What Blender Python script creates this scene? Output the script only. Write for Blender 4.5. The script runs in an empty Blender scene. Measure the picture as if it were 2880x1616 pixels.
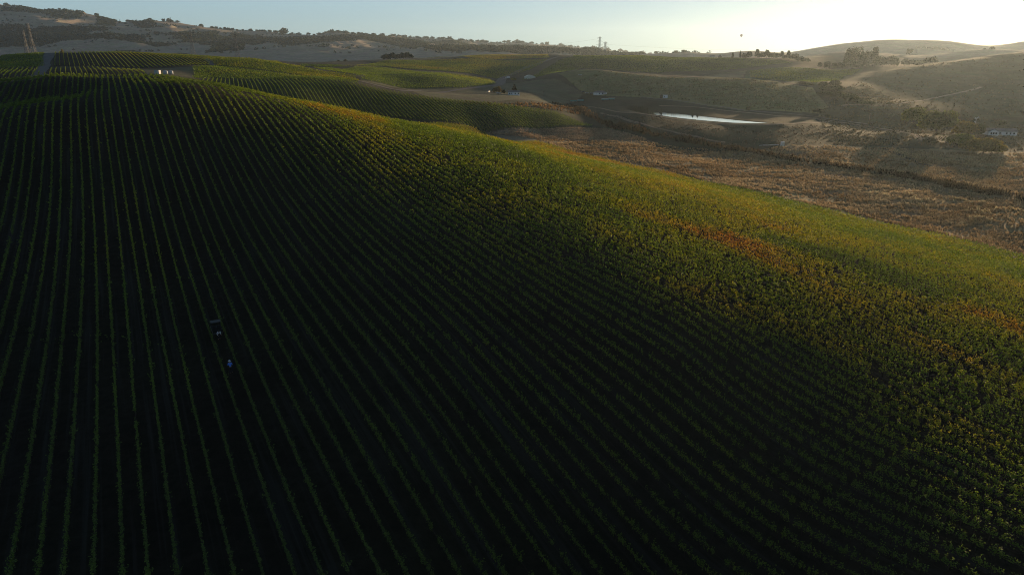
import bpy, bmesh, math, random
import numpy as np
from mathutils import Vector, Matrix
random.seed(7)
RNG = np.random.default_rng(11)
SC = bpy.context.scene
COL = SC.collection

# ------------------------------------------------------------------ camera geometry
FPX, PITCH, ZC = 1850.0, math.radians(19.0), 60.0      # focal length in photo pixels, tilt, camera height over the valley datum
CP, SP = math.cos(PITCH), math.sin(PITCH)

def ray(px, py):
    dx = (px - 1440.0) / FPX; dy = (808.0 - py) / FPX
    return np.array([dx, CP + dy * SP, -SP + dy * CP])

def project(P):
    P = np.asarray(P, float).reshape(-1, 3)
    z = P[:, 2] - ZC
    D = P[:, 1] * CP - z * SP
    u = P[:, 1] * SP + z * CP
    return 1440 + FPX * P[:, 0] / D, 808 - FPX * u / D, D

# ------------------------------------------------------------------ noise
def _hash(ix, iy, seed):
    n = (ix.astype(np.int64) * 374761393 + iy.astype(np.int64) * 668265263 + seed * 974634777) & 0x7fffffff
    n = ((n ^ (n >> 13)) * 1274126177) & 0x7fffffff
    return ((n ^ (n >> 16)) & 0xffff) / 65535.0

def vnoise(x, y, seed=0):
    x = np.asarray(x, float); y = np.asarray(y, float)
    ix = np.floor(x); iy = np.floor(y); fx = x - ix; fy = y - iy
    fx = fx * fx * (3 - 2 * fx); fy = fy * fy * (3 - 2 * fy)
    a = _hash(ix, iy, seed); b = _hash(ix + 1, iy, seed); c = _hash(ix, iy + 1, seed); d = _hash(ix + 1, iy + 1, seed)
    return (a + (b - a) * fx) * (1 - fy) + (c + (d - c) * fx) * fy

def fbm(x, y, octs=4, seed=0, gain=0.5):
    s = 0; amp = 1; tot = 0
    for k in range(octs):
        s = s + amp * vnoise(x * 2 ** k + 17.3 * k, y * 2 ** k - 9.1 * k, seed + k); tot += amp; amp *= gain
    return s / tot

def smooth(a, b, x):
    t = np.clip((x - a) / (b - a), 0, 1); return t * t * (3 - 2 * t)

# ------------------------------------------------------------------ terrain: heights surveyed along crests, hollows and field edges
S3, C3 = 0.5, math.sqrt(3) / 2
def st_xy(s, t): return C3 * s - S3 * t, S3 * s + C3 * t       # s across the near vine rows, t along them
def xy_st(x, y): return C3 * x + S3 * y, -S3 * x + C3 * y

CTRL = []
def hill_grid():
    ss = [-90, -55, -20, 20, 60, 100, 150, 205, 245]
    tab = {
        -20: [-50, -48, -46, -44, -42, -43, -47, -54, -56],
        20: [-48, -46, -43.8, -41.5, -38.5, -39.5, -44.5, -52, -54],
        60: [-46, -43.5, -40.8, -38.3, -35.5, -36.5, -42.3, -50.5, -52],
        100: [-43.5, -41, -38, -36.2, -33.2, -34.5, -40.5, -50, -51.5],
        145: [-40, -37, -33.6, -31.6, -29.3, -31, -38.5, -49.2, -51],
        195: [-32, -28, -23.6, -20.4, -21.5, -27, -37, -48.4, -50],
        245: [-23, -17, -11.8, -8.2, -15.5, -24.5, -36, -47.6, -49],
        285: [-22, -17.5, -14.5, -8.0, -15.8, -25.2, -35.4, -47, -48],
        340: [-10, -8, -6.2, -7.6, -18.2, -27.2, -35.6, -46.6, -47.5],
        390: [-14, -13, -11.5, -15, -24, -30.5, -37, -46.4, -47]}
    for t, row in tab.items():
        for s, h in zip(ss, row):
            x, y = st_xy(s, t)
            if math.hypot(x, y) > 14 and y > -30: CTRL.append((x, y, h))
hill_grid()
def V(*pts):
    for px, py, D in pts:
        p = ray(px, py) * D; CTRL.append((p[0], p[1], p[2]))
def H(*pts):
    for px, h, D in pts: CTRL.append(((px - 1440) / FPX * D, D * 1.045, h))
H((0, -15, 430), (300, -15, 430), (-300, -16, 430))
V((-200, 214, 470), (0, 212, 480), (200, 209, 480), (400, 206, 490), (520, 216, 470), (480, 201, 540))
V((-300, 200, 580), (0, 193, 580), (150, 188, 580), (400, 192, 580), (580, 188, 600))
V((-400, 180, 760), (-200, 170, 760), (0, 158, 760), (145, 148, 760), (300, 146, 770), (400, 149, 770), (573, 159, 760), (720, 168, 750),
  (852, 191, 700), (908, 202, 680), (1003, 215, 660))
V((600, 186, 630), (800, 207, 610), (1011, 231, 580))
V((600, 222, 520), (800, 227, 510), (1000, 237, 500), (1200, 274, 500), (1368, 290, 510), (1563, 316, 520), (1667, 355, 500))
V((700, 256, 425), (850, 268, 425), (1000, 318, 425), (1200, 341, 425), (1326, 360, 430), (1150, 300, 460), (1400, 330, 465))
V((1003, 226, 640), (1130, 249, 680), (1250, 262, 640), (1350, 256, 700), (1410, 234, 880), (1445, 266, 650))
V((1060, 214, 790), (1170, 211, 810), (1260, 222, 790), (1365, 242, 760))
V((1000, 200, 900), (1200, 206, 940), (1380, 225, 950), (1080, 191, 1050), (1320, 201, 1060), (1390, 218, 1010))
V((1100, 170, 1230), (1200, 172, 1260), (1340, 168, 1300), (1150, 165, 1450), (1350, 157, 1480), (1560, 154, 1480))
V((768, 178, 1000), (850, 181, 1020), (1000, 187, 1000), (900, 193, 850))
V((1420, 222, 1000), (1500, 200, 1100), (1545, 172, 1300))
V((1636, 158, 1450), (1800, 158, 1450), (1968, 163, 1400), (2073, 164, 1350), (2200, 171, 1300), (2263, 178, 1300))
V((1700, 180, 1200), (1900, 185, 1200), (1500, 216, 1020), (1989, 201, 1140), (2115, 193, 1180), (2220, 186, 1210), (1850, 210, 1060))
V((1563, 207, 960), (1636, 196, 930), (1703, 198, 920), (1800, 208, 890), (1968, 217, 850), (2094, 219, 830), (2200, 232, 800), (2284, 245, 760))
H((1700, -27, 1010), (2000, -27, 980), (2150, -30, 950))
V((1600, 235, 850), (1800, 250, 780), (2000, 258, 720), (2200, 290, 640), (1680, 265, 770), (1525, 264, 720), (1500, 240, 850))
V((1620, 288, 740), (1720, 286, 700), (1870, 282, 690), (1980, 296, 650))
V((1780, 291, 640), (1855, 298, 620), (1968, 303, 610), (2095, 317, 585), (2320, 339, 545))
V((1659, 304, 615), (1787, 318, 535), (1968, 341, 500), (2158, 349, 490), (2284, 346, 505))
V((1800, 350, 470), (1968, 375, 442), (2150, 400, 420), (2300, 385, 445), (2210, 410, 405), (2080, 370, 455))
V((1600, 303, 650), (1680, 340, 530), (1750, 362, 475), (1900, 392, 435), (2000, 412, 412), (2130, 432, 388), (2200, 445, 371), (2400, 475, 335), (2600, 510, 300), (2880, 560, 262))
V((1667, 365, 465), (1500, 400, 390), (1700, 420, 372), (1900, 450, 350), (2100, 500, 302), (2300, 560, 258), (2500, 620, 225), (2700, 660, 208), (2880, 690, 197), (1480, 368, 450))
V((2700, 450, 365), (2880, 480, 330), (2590, 395, 440), (2540, 340, 560), (2650, 375, 490), (2720, 395, 452), (2770, 425, 402), (2810, 372, 500), (2450, 360, 520), (2420, 420, 410), (3100, 480, 330), (3100, 620, 225))
V((2361, 229, 900), (2468, 201, 1040), (2551, 187, 1110), (2635, 176, 1170), (2747, 162, 1220), (2880, 147, 1270), (3050, 140, 1300), (3300, 150, 1300))
V((2400, 260, 740), (2500, 258, 760), (2600, 245, 830), (2700, 228, 900), (2800, 205, 980), (2880, 300, 640), (2700, 310, 610), (2500, 312, 600), (3100, 250, 850), (3100, 380, 480))
H((2400, -24, 1130), (2480, -18, 1200), (2650, -14, 1420), (2880, -5, 1520))
V((2420, 189, 1300), (2300, 192, 1230), (2550, 183, 1400), (2300, 216, 990), (2200, 216, 1000), (2330, 232, 800), (2360, 245, 760))
V((2658, 148, 1800), (2775, 136, 1800), (2880, 140, 1800), (2500, 152, 1700), (2350, 152, 1750), (3100, 135, 1800))
V((2216, 150, 2600), (2328, 133, 2600), (2412, 121, 2600), (2510, 114, 2600), (2580, 116, 2600), (2677, 120, 2600), (2742, 129, 2600), (2803, 129, 2700), (2880, 117, 2700), (3100, 108, 2700))
H((2500, -15, 2150), (2800, -10, 2200), (1950, -20, 1800), (2250, -20, 2000))
V((1842, 155, 2300), (1947, 149, 2300), (2025, 152, 2300), (2063, 148, 2200), (2115, 148, 2200), (2178, 152, 2250))
V((-300, 5, 4200), (0, 19, 4200), (112, 28, 4200), (238, 31, 4200), (350, 59, 4300), (489, 71, 4400), (587, 91, 4500), (720, 99, 4600), (933, 101, 4700), (1159, 113, 4800), (1320, 123, 5000),
  (1401, 134, 5000), (1452, 125, 5000), (1619, 140, 5200), (1731, 145, 5300), (1837, 154, 5500), (2000, 158, 6000), (2300, 158, 6000), (2880, 158, 6000), (3200, 158, 6000))
V((-300, 70, 3500), (0, 75, 3500), (200, 78, 3500), (400, 86, 3500), (520, 95, 3500), (700, 110, 3500), (900, 118, 3400), (1100, 128, 3400), (1300, 138, 3500), (1500, 145, 3600))
V((-300, 150, 2600), (0, 150, 2600), (200, 141, 2600), (400, 143, 2600), (600, 151, 2600), (800, 155, 2500), (1000, 158, 2400), (1200, 160, 2300), (1500, 159, 2300), (1700, 160, 2400))
H((-200, -35, 1800), (0, -35, 1700), (300, -35, 1700), (600, -32, 1700), (900, -25, 1700), (1200, -20, 1850), (1600, -22, 1850))
H((0, -5, 1060), (90, -2, 900), (300, -4, 950), (534, -6, 1090), (660, -6, 1260), (760, -14, 850), (300, -15, 1250))
V((1560, 148, 3000), (1680, 152, 3000), (1800, 157, 3000), (1920, 157, 3200), (1750, 158, 4200), (1650, 152, 4200))
H((1300, 70, 6200), (1600, 60, 6400), (900, 110, 6000), (500, 150, 5600), (100, 220, 5600), (-100, 200, 6000), (-300, 200, 6000), (-400, 180, 7000), (100, 120, 7000))
H((2150, 0, 3400), (2400, 25, 3500), (2650, 20, 3500), (2900, 20, 3600), (3100, 30, 3600), (2000, 5, 3200))
H(*[(px, 60, 8200) for px in range(-400, 1500, 300)], *[(px, -20, 8200) for px in range(1600, 3400, 300)])

def build_terrain():
    C = np.array(CTRL)
    r = np.hypot(C[:, 0], C[:, 1]); az = np.arctan2(C[:, 0], C[:, 1]); tv = C[:, 2] / r
    KA = 2.4
    X = np.stack([az * KA, np.log(r)], 1)
    def phi(d2): return 0.5 * d2 * np.log(d2 + 1e-12)
    n = len(C)
    d2 = ((X[:, None] - X[None]) ** 2).sum(-1)
    A = np.zeros((n + 3, n + 3)); A[:n, :n] = phi(d2) + np.eye(n) * 2e-5
    A[:n, n] = 1; A[:n, n + 1:] = X; A[n:, :n] = A[:n, n:].T
    w = np.linalg.solve(A, np.concatenate([tv, [0, 0, 0]]))
    ag = np.radians(np.arange(-56, 56.01, 0.5)); lg = np.arange(math.log(12), math.log(9000) + .012, 0.012)
    G = np.zeros((len(ag), len(lg)))
    for i, a in enumerate(ag):
        q = np.stack([np.full(len(lg), a * KA), lg], 1)
        d = ((q[:, None] - X[None]) ** 2).sum(-1)
        G[i] = phi(d) @ w[:n] + w[n] + q @ w[n + 1:]
    return ag, lg, G
AG, LG, GT = build_terrain()

def _cubic(G, u, axis):                      # Catmull-Rom resampling along one axis at fractional index u
    n = G.shape[axis]; i = np.clip(np.floor(u).astype(int), 0, n - 2); f = u - i
    g = lambda k: np.take(G, np.clip(i + k, 0, n - 1), axis)
    sh = [1] * G.ndim; sh[axis] = -1; f = f.reshape(sh)
    p0, p1, p2, p3 = g(-1), g(0), g(1), g(2)
    return p1 + 0.5 * f * (p2 - p0 + f * (2 * p0 - 5 * p1 + 4 * p2 - p3 + f * (3 * (p1 - p2) + p3 - p0)))

AZF = np.radians(np.concatenate([np.arange(-56, -48, .5), np.arange(-48, 48, .1), np.arange(48, 56.01, .5)]))
LGF = np.arange(math.log(12), math.log(8900), 0.0085)
TANF = _cubic(_cubic(GT, (AZF - AG[0]) / (AG[1] - AG[0]), 0), (LGF - LG[0]) / (LG[1] - LG[0]), 1)
RF = np.exp(LGF)
XF = np.sin(AZF)[:, None] * RF[None]; YF = np.cos(AZF)[:, None] * RF[None]
ZF = TANF * RF[None]

def detail(x, y):
    r = np.hypot(x, y)
    z = 0.25 * (fbm(x / 26, y / 26, 3, 3) - .5) * smooth(60, 300, r)
    z = z + 3.2 * (fbm(x / 120, y / 120, 3, 8) - .5) * smooth(330, 700, r)
    # gullied flanks of the far range
    far = smooth(1900, 3000, r) * smooth(-0.02, 0.02, 0.14 - np.arctan2(x, y))
    rid = 1 - np.abs(2 * fbm(x / 420 + .8 * fbm(x / 300, y / 300, 2, 40), y / 700, 4, 21) - 1)
    z = z + far * (rid - .74) * 75
    nr = smooth(1500, 2400, r) * (1 - far)
    z = z + nr * 10 * (fbm(x / 300, y / 300, 4, 31) - .5)
    return z
ZF = ZF + detail(XF, YF)

# the farm pond: a flat water level dug into the valley, held by a low dam on the near side
WATER = ZC - 44.0
def on_level(pts, z):
    out = []
    for px, py in pts:
        d = ray(px, py); k = (z - ZC) / d[2]; out.append((d[0] * k, d[1] * k))
    return np.array(out)
POND = on_level([(1786, 312), (1800, 312.6), (1880, 318), (1930, 322.5), (1990, 329), (2073, 338.5), (2120, 343), (2160, 346), (2120, 347), (2060, 345.2), (2010, 341.5), (1968, 338), (1925, 333.5), (1880, 328), (1840, 322), (1810, 316)], WATER)
def _carve():
    r = np.hypot(XF, YF); near = (r > 430) & (r < 720) & (XF > 60) & (XF < 290)
    x, y = XF[near], YF[near]; z = ZF[near].copy()
    ins = inside(POND, x, y); d = dist_line(np.concatenate([POND, POND[:1]]), x, y)
    z = np.where(ins, np.minimum(z, -44.0 - np.minimum(.12 * d + .05, 1.5)), np.where(d < 26, np.maximum(z, -43.95 + np.minimum(d, 6) * .05 - np.maximum(d - 9, 0) * .14), z))
    # the far shore rises gently from the water
    r_out = np.hypot(x, y) > np.interp(np.arctan2(x, y), *zip(*sorted([(math.atan2(q[0], q[1]), math.hypot(*q)) for q in POND[:8]])))
    z = np.where(r_out & ~ins & (d < 110), np.minimum(z, -43.93 + .048 * d + .0003 * d * d), z)
    # the dam crest stays below the sight line to the water's near edge
    P = np.stack([x, y, z + ZC], -1); px, py, D = project(P)
    yb = np.interp(px, [1786, 1810, 1840, 1880, 1925, 1968, 2010, 2060, 2120, 2160], [313.5, 316, 322, 328, 333.5, 338, 341.5, 345.2, 347, 347.5]) + 1.8
    near_edge = [(1786, 313.5), (1840, 322), (1925, 333.5), (2010, 341.5), (2120, 347), (2160, 347.5)]
    rp = np.interp(px, [q[0] for q in near_edge], [np.hypot(*q) for q in on_level(near_edge, WATER)])
    u = -SP + (808 - yb) / FPX * CP; f_ = CP + (808 - yb) / FPX * SP; zl = u / f_ * y
    wt = smooth(1735, 1800, px) * (1 - smooth(2155, 2230, px)) * smooth(425, 455, D)
    z = np.where((np.hypot(x, y) < rp) & ~ins & (z > zl), z + (zl - z) * wt, z)
    ZF[near] = z

def polar_index(x, y):
    az = np.arctan2(x, y); lr = np.log(np.maximum(np.hypot(x, y), 12.01))
    ua = np.interp(az, AZF, np.arange(len(AZF))); ul = np.clip((lr - LGF[0]) / (LGF[1] - LGF[0]), 0, len(LGF) - 1.001)
    return ua, ul

def ground(x, y):                             # height of the ground sheet (world z)
    x = np.asarray(x, float); y = np.asarray(y, float)
    ua, ul = polar_index(x, y)
    i = np.clip(ua.astype(int), 0, len(AZF) - 2); j = ul.astype(int); fa = ua - i; fl = ul - j
    z = (ZF[i, j] * (1 - fa) + ZF[i + 1, j] * fa) * (1 - fl) + (ZF[i, j + 1] * (1 - fa) + ZF[i + 1, j + 1] * fa) * fl
    return z + ZC

def hit(px, py, rmin=20, rmax=8800):          # where the sight line through a photo pixel meets the ground
    d = ray(px, py); h = math.hypot(d[0], d[1])
    rr = np.exp(np.linspace(math.log(rmin), math.log(rmax), 4000))
    x = d[0] / h * rr; y = d[1] / h * rr; z = d[2] / h * rr + ZC
    below = z <= ground(x, y)
    k = int(np.argmax(below)) if below.any() else len(rr) - 1
    if k > 0 and below.any():
        lo, hi = rr[k - 1], rr[k]
        for _ in range(18):
            m = .5 * (lo + hi)
            if d[2] / h * m + ZC <= ground(d[0] / h * m, d[1] / h * m): hi = m
            else: lo = m
        R = hi
    else: R = rr[k]
    return np.array([d[0] / h * R, d[1] / h * R, float(ground(d[0] / h * R, d[1] / h * R))])

def poly_xy(pts, rmin=20):
    return np.array([hit(px, py, rmin)[:2] for px, py in pts])

def inside(poly, x, y):
    x = np.asarray(x); y = np.asarray(y); c = np.zeros(x.shape, bool)
    n = len(poly)
    for i in range(n):
        x1, y1 = poly[i]; x2, y2 = poly[(i + 1) % n]
        if y1 == y2: continue
        c ^= ((y1 > y) != (y2 > y)) & (x < (x2 - x1) * (y - y1) / (y2 - y1) + x1)
    return c

def dist_line(pts, x, y):                     # distance to a polyline
    d = np.full(np.shape(x), 1e9)
    for (x1, y1), (x2, y2) in zip(pts[:-1], pts[1:]):
        vx, vy = x2 - x1, y2 - y1; L = vx * vx + vy * vy + 1e-9
        t = np.clip(((x - x1) * vx + (y - y1) * vy) / L, 0, 1)
        d = np.minimum(d, np.hypot(x - x1 - t * vx, y - y1 - t * vy))
    return d
_carve()
# ------------------------------------------------------------------ helpers: objects, materials
def tag(o, label=None, cat=None, group=None, kind=None):
    if label: o['label'] = label
    if cat: o['category'] = cat
    if group: o['group'] = group
    if kind: o['kind'] = kind
    return o

def empty(name, loc, rz=0):
    o = bpy.data.objects.new(name, None); COL.objects.link(o); o.location = loc; o.rotation_euler.z = rz
    o.empty_display_size = .3
    return o

def copy_tree(o, parent=None):
    c = o.copy(); COL.objects.link(c); c.parent = parent
    for ch in list(o.children): copy_tree(ch, c)
    return c

def npmesh(name, co, quads, mats, attr=None, mi=None, parent=None, smooth=False, loc=None):
    """co (n,3) vertices, quads (m,4) faces, attr: dict name -> (n,4) point colours"""
    me = bpy.data.meshes.new(name)
    co = np.ascontiguousarray(co, np.float32); quads = np.ascontiguousarray(quads, np.int32)
    k = quads.shape[1]
    me.vertices.add(len(co)); me.vertices.foreach_set('co', co.ravel())
    me.loops.add(quads.size); me.loops.foreach_set('vertex_index', quads.ravel())
    me.polygons.add(len(quads)); me.polygons.foreach_set('loop_start', np.arange(0, quads.size, k, dtype=np.int32))
    me.polygons.foreach_set('loop_total', np.full(len(quads), k, np.int32))
    for m in (mats if isinstance(mats, (list, tuple)) else [mats]): me.materials.append(m)
    if mi is not None: me.polygons.foreach_set('material_index', np.ascontiguousarray(mi, np.int32))
    me.update(calc_edges=True)
    if attr:
        for an, arr in attr.items():
            a = me.attributes.new(an, 'FLOAT_COLOR', 'POINT'); a.data.foreach_set('color', np.ascontiguousarray(arr, np.float32).ravel())
    if smooth: me.polygons.foreach_set('use_smooth', np.ones(len(quads), bool))
    o = bpy.data.objects.new(name, me); COL.objects.link(o)
    if parent: o.parent = parent
    if loc is not None: o.location = loc
    return o

class MB:
    """collects boxes, bars, tubes and prisms into ONE mesh"""
    def __init__(s): s.v = []; s.f = []; s.m = []
    def add(s, vs, fs, mi=0):
        b = len(s.v); s.v += [tuple(p) for p in vs]; s.f += [[b + i for i in f] for f in fs]; s.m += [mi] * len(fs)
    def box(s, x0, x1, y0, y1, z0, z1, mi=0):
        s.add([(x0, y0, z0), (x1, y0, z0), (x1, y1, z0), (x0, y1, z0), (x0, y0, z1), (x1, y0, z1), (x1, y1, z1), (x0, y1, z1)],
              [(0, 3, 2, 1), (4, 5, 6, 7), (0, 1, 5, 4), (1, 2, 6, 5), (2, 3, 7, 6), (3, 0, 4, 7)], mi)
    def bar(s, a, b, r0, r1=None, n=5, mi=0, cap=True):
        r1 = r0 if r1 is None else r1
        a = Vector(a); b = Vector(b); d = (b - a).normalized(); u = d.orthogonal().normalized(); w = d.cross(u)
        ring = lambda c, r: [c + u * r * math.cos(2 * math.pi * k / n) + w * r * math.sin(2 * math.pi * k / n) for k in range(n)]
        fs = [(k, (k + 1) % n, n + (k + 1) % n, n + k) for k in range(n)]
        if cap: fs += [tuple(range(n - 1, -1, -1)), tuple(range(n, 2 * n))]
        s.add(ring(a, r0) + ring(b, r1), fs, mi)
    def lathe(s, prof, n=16, mi=0, c=(0, 0, 0)):
        vs = [(c[0] + r * math.cos(2 * math.pi * k / n), c[1] + r * math.sin(2 * math.pi * k / n), c[2] + z) for r, z in prof for k in range(n)]
        fs = [(i * n + k, i * n + (k + 1) % n, (i + 1) * n + (k + 1) % n, (i + 1) * n + k) for i in range(len(prof) - 1) for k in range(n)]
        s.add(vs, fs, mi)
    def prism(s, pts, axis, a0, a1, mi=0):
        """polygon (u,v) extruded along axis 0 (x) or 1 (y) between a0 and a1"""
        n = len(pts); f = (lambda a, u, v: (a, u, v)) if axis == 0 else (lambda a, u, v: (u, a, v))
        s.add([f(a0, u, v) for u, v in pts] + [f(a1, u, v) for u, v in pts],
              [tuple(range(n)), tuple(range(2 * n - 1, n - 1, -1))] + [(k, n + k, n + (k + 1) % n, (k + 1) % n) for k in range(n)], mi)
    def build(s, name, mats, parent=None, smooth=False):
        me = bpy.data.meshes.new(name); me.from_pydata(s.v, [], s.f)
        for m in (mats if isinstance(mats, (list, tuple)) else [mats]): me.materials.append(m)
        for p, k in zip(me.polygons, s.m): p.material_index = k; p.use_smooth = smooth
        bm = bmesh.new(); bm.from_mesh(me); bmesh.ops.recalc_face_normals(bm, faces=bm.faces); bm.to_mesh(me); bm.free()
        o = bpy.data.objects.new(name, me); COL.objects.link(o); o.parent = parent
        return o

def newmat(name):
    m = bpy.data.materials.new(name); m.use_nodes = True
    nt = m.node_tree; nt.nodes.clear()
    out = nt.nodes.new('ShaderNodeOutputMaterial')
    return m, nt, out

def N(nt, typ, **kw):
    n = nt.nodes.new(typ)
    for k, v in kw.items():
        if k in n.inputs.keys() if hasattr(n.inputs, 'keys') else False: n.inputs[k].default_value = v
        else: setattr(n, k, v)
    return n

def mixc(nt, fac, a, b, blend='MIX'):
    m = nt.nodes.new('ShaderNodeMix'); m.data_type = 'RGBA'; m.blend_type = blend
    for sock, val in ((m.inputs[0], fac), (m.inputs[6], a), (m.inputs[7], b)):
        if hasattr(val, 'is_linked'): nt.links.new(val, sock)
        elif isinstance(val, (int, float)): sock.default_value = val
        else: sock.default_value = (*val[:3], 1)
    return m.outputs[2]

def noise(nt, scale, detail=4, rough=.55, vec=None, dist=0):
    n = nt.nodes.new('ShaderNodeTexNoise'); n.inputs['Scale'].default_value = scale; n.inputs['Detail'].default_value = detail
    n.inputs['Roughness'].default_value = rough; n.inputs['Distortion'].default_value = dist
    if vec is not None: nt.links.new(vec, n.inputs['Vector'])
    return n.outputs['Fac']

def ramp(nt, fac, lo, hi, a=0.0, b=1.0):
    r = nt.nodes.new('ShaderNodeMapRange'); r.inputs['From Min'].default_value = lo; r.inputs['From Max'].default_value = hi
    r.inputs['To Min'].default_value = a; r.inputs['To Max'].default_value = b
    nt.links.new(fac, r.inputs['Value']); return r.outputs['Result']

def leaf_material(name, attr='tint', trans=.5, gloss=.03, gain=1.0):
    m, nt, out = newmat(name)
    at = nt.nodes.new('ShaderNodeAttribute'); at.attribute_name = attr
    d = nt.nodes.new('ShaderNodeBsdfDiffuse'); t = nt.nodes.new('ShaderNodeBsdfTranslucent'); g = nt.nodes.new('ShaderNodeBsdfGlossy')
    g.inputs['Roughness'].default_value = .5; g.inputs['Color'].default_value = (.9, .95, .9, 1)
    warm = mixc(nt, 1.0, at.outputs['Color'], (1.5, 1.35, .6), 'MULTIPLY')
    nt.links.new(at.outputs['Color'], d.inputs['Color']); nt.links.new(warm, t.inputs['Color'])
    a = nt.nodes.new('ShaderNodeMixShader'); a.inputs[0].default_value = trans
    nt.links.new(d.outputs[0], a.inputs[1]); nt.links.new(t.outputs[0], a.inputs[2])
    b = nt.nodes.new('ShaderNodeMixShader'); b.inputs[0].default_value = gloss
    nt.links.new(a.outputs[0], b.inputs[1]); nt.links.new(g.outputs[0], b.inputs[2]); nt.links.new(b.outputs[0], out.inputs['Surface'])
    return m

def plain(name, col, rough=.7, metal=0.0, var=.15, scale=1.5, spec=.3):
    m, nt, out = newmat(name)
    p = nt.nodes.new('ShaderNodeBsdfPrincipled')
    tc = nt.nodes.new('ShaderNodeTexCoord')
    f = noise(nt, scale, 4, .6, tc.outputs['Object'])
    dark = tuple(c * (1 - var) for c in col); lite = tuple(min(1, c * (1 + var)) for c in col)
    nt.links.new(mixc(nt, ramp(nt, f, .3, .7), dark, lite), p.inputs['Base Color'])
    p.inputs['Roughness'].default_value = rough; p.inputs['Metallic'].default_value = metal
    p.inputs['Specular IOR Level'].default_value = spec
    nt.links.new(p.outputs[0], out.inputs['Surface'])
    return m
# ------------------------------------------------------------------ camera, sky, sun
cam = bpy.data.cameras.new('camera'); co_ = bpy.data.objects.new('camera', cam); COL.objects.link(co_)
cam.sensor_width = 36; cam.lens = 36 * FPX / 2880; cam.clip_start = .5; cam.clip_end = 60000
co_.location = (0, 0, ZC); co_.rotation_euler = (math.pi / 2 - PITCH, 0, 0)
SC.camera = co_
SUN_AZ, SUN_EL = math.radians(36.0), math.radians(3.7)      # azimuth to the right of the view, height over the horizon
w = bpy.data.worlds.new('World'); SC.world = w; w.use_nodes = True
nt = w.node_tree; bg = nt.nodes['Background']
sky = nt.nodes.new('ShaderNodeTexSky'); sky.sky_type = 'NISHITA'; sky.sun_disc = False
sky.sun_elevation = SUN_EL; sky.sun_rotation = SUN_AZ; sky.altitude = 30; sky.air_density = 1.0; sky.dust_density = .6; sky.ozone_density = 2.0
gm = nt.nodes.new('ShaderNodeGamma'); gm.inputs['Gamma'].default_value = .175
nt.links.new(sky.outputs[0], gm.inputs['Color'])
hs = nt.nodes.new('ShaderNodeHueSaturation'); hs.inputs['Saturation'].default_value = 1.05
nt.links.new(gm.outputs[0], hs.inputs['Color'])
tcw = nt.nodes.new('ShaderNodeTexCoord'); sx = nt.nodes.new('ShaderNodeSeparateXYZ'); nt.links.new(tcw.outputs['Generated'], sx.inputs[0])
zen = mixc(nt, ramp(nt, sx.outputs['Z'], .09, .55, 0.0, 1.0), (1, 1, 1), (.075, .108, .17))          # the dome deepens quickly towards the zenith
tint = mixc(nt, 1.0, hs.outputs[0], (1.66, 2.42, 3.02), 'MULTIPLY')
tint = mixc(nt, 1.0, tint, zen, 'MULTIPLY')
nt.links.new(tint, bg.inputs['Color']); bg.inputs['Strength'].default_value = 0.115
sl = bpy.data.lights.new('sun', 'SUN'); so = bpy.data.objects.new('sun', sl); COL.objects.link(so)
sl.energy = 5.0; sl.angle = math.radians(.53); sl.color = (1.0, .70, .40)
sd = Vector((math.sin(SUN_AZ) * math.cos(SUN_EL), math.cos(SUN_AZ) * math.cos(SUN_EL), math.sin(SUN_EL)))
so.rotation_euler = sd.to_track_quat('Z', 'Y').to_euler(); so.location = (60, 60, 200)
SC.view_settings.view_transform = 'Standard'; SC.view_settings.look = 'None'; SC.view_settings.exposure = 0.75; SC.view_settings.gamma = 1.0
SC.render.engine = 'CYCLES'
SC.cycles.max_bounces = 6; SC.cycles.diffuse_bounces = 3; SC.cycles.transmission_bounces = 4; SC.cycles.volume_bounces = 0; SC.cycles.transparent_max_bounces = 6
SC.cycles.use_denoising = True; SC.cycles.denoiser = 'OPENIMAGEDENOISE'; SC.cycles.denoising_input_passes = 'RGB_ALBEDO_NORMAL'; SC.cycles.denoising_prefilter = 'NONE'
SC.cycles.filter_width = 1.0
SC.cycles.use_adaptive_sampling = False
# ------------------------------------------------------------------ land cover (plan-view fields, tracks, wet places)
COVER = []
def field(pts, col, soft=0, rmin=20): COVER.append((poly_xy(pts, rmin), col))
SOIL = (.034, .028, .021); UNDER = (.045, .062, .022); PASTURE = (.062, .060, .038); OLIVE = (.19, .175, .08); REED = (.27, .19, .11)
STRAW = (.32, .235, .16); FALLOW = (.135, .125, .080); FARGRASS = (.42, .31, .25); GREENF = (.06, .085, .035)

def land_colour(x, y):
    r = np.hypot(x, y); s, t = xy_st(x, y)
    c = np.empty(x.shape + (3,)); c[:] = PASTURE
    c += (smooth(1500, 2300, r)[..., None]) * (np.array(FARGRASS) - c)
    for poly, col in COVER:
        m = inside(poly, x, y); c[m] = col
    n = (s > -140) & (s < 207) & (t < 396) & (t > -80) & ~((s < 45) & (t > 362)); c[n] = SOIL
    return c

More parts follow.
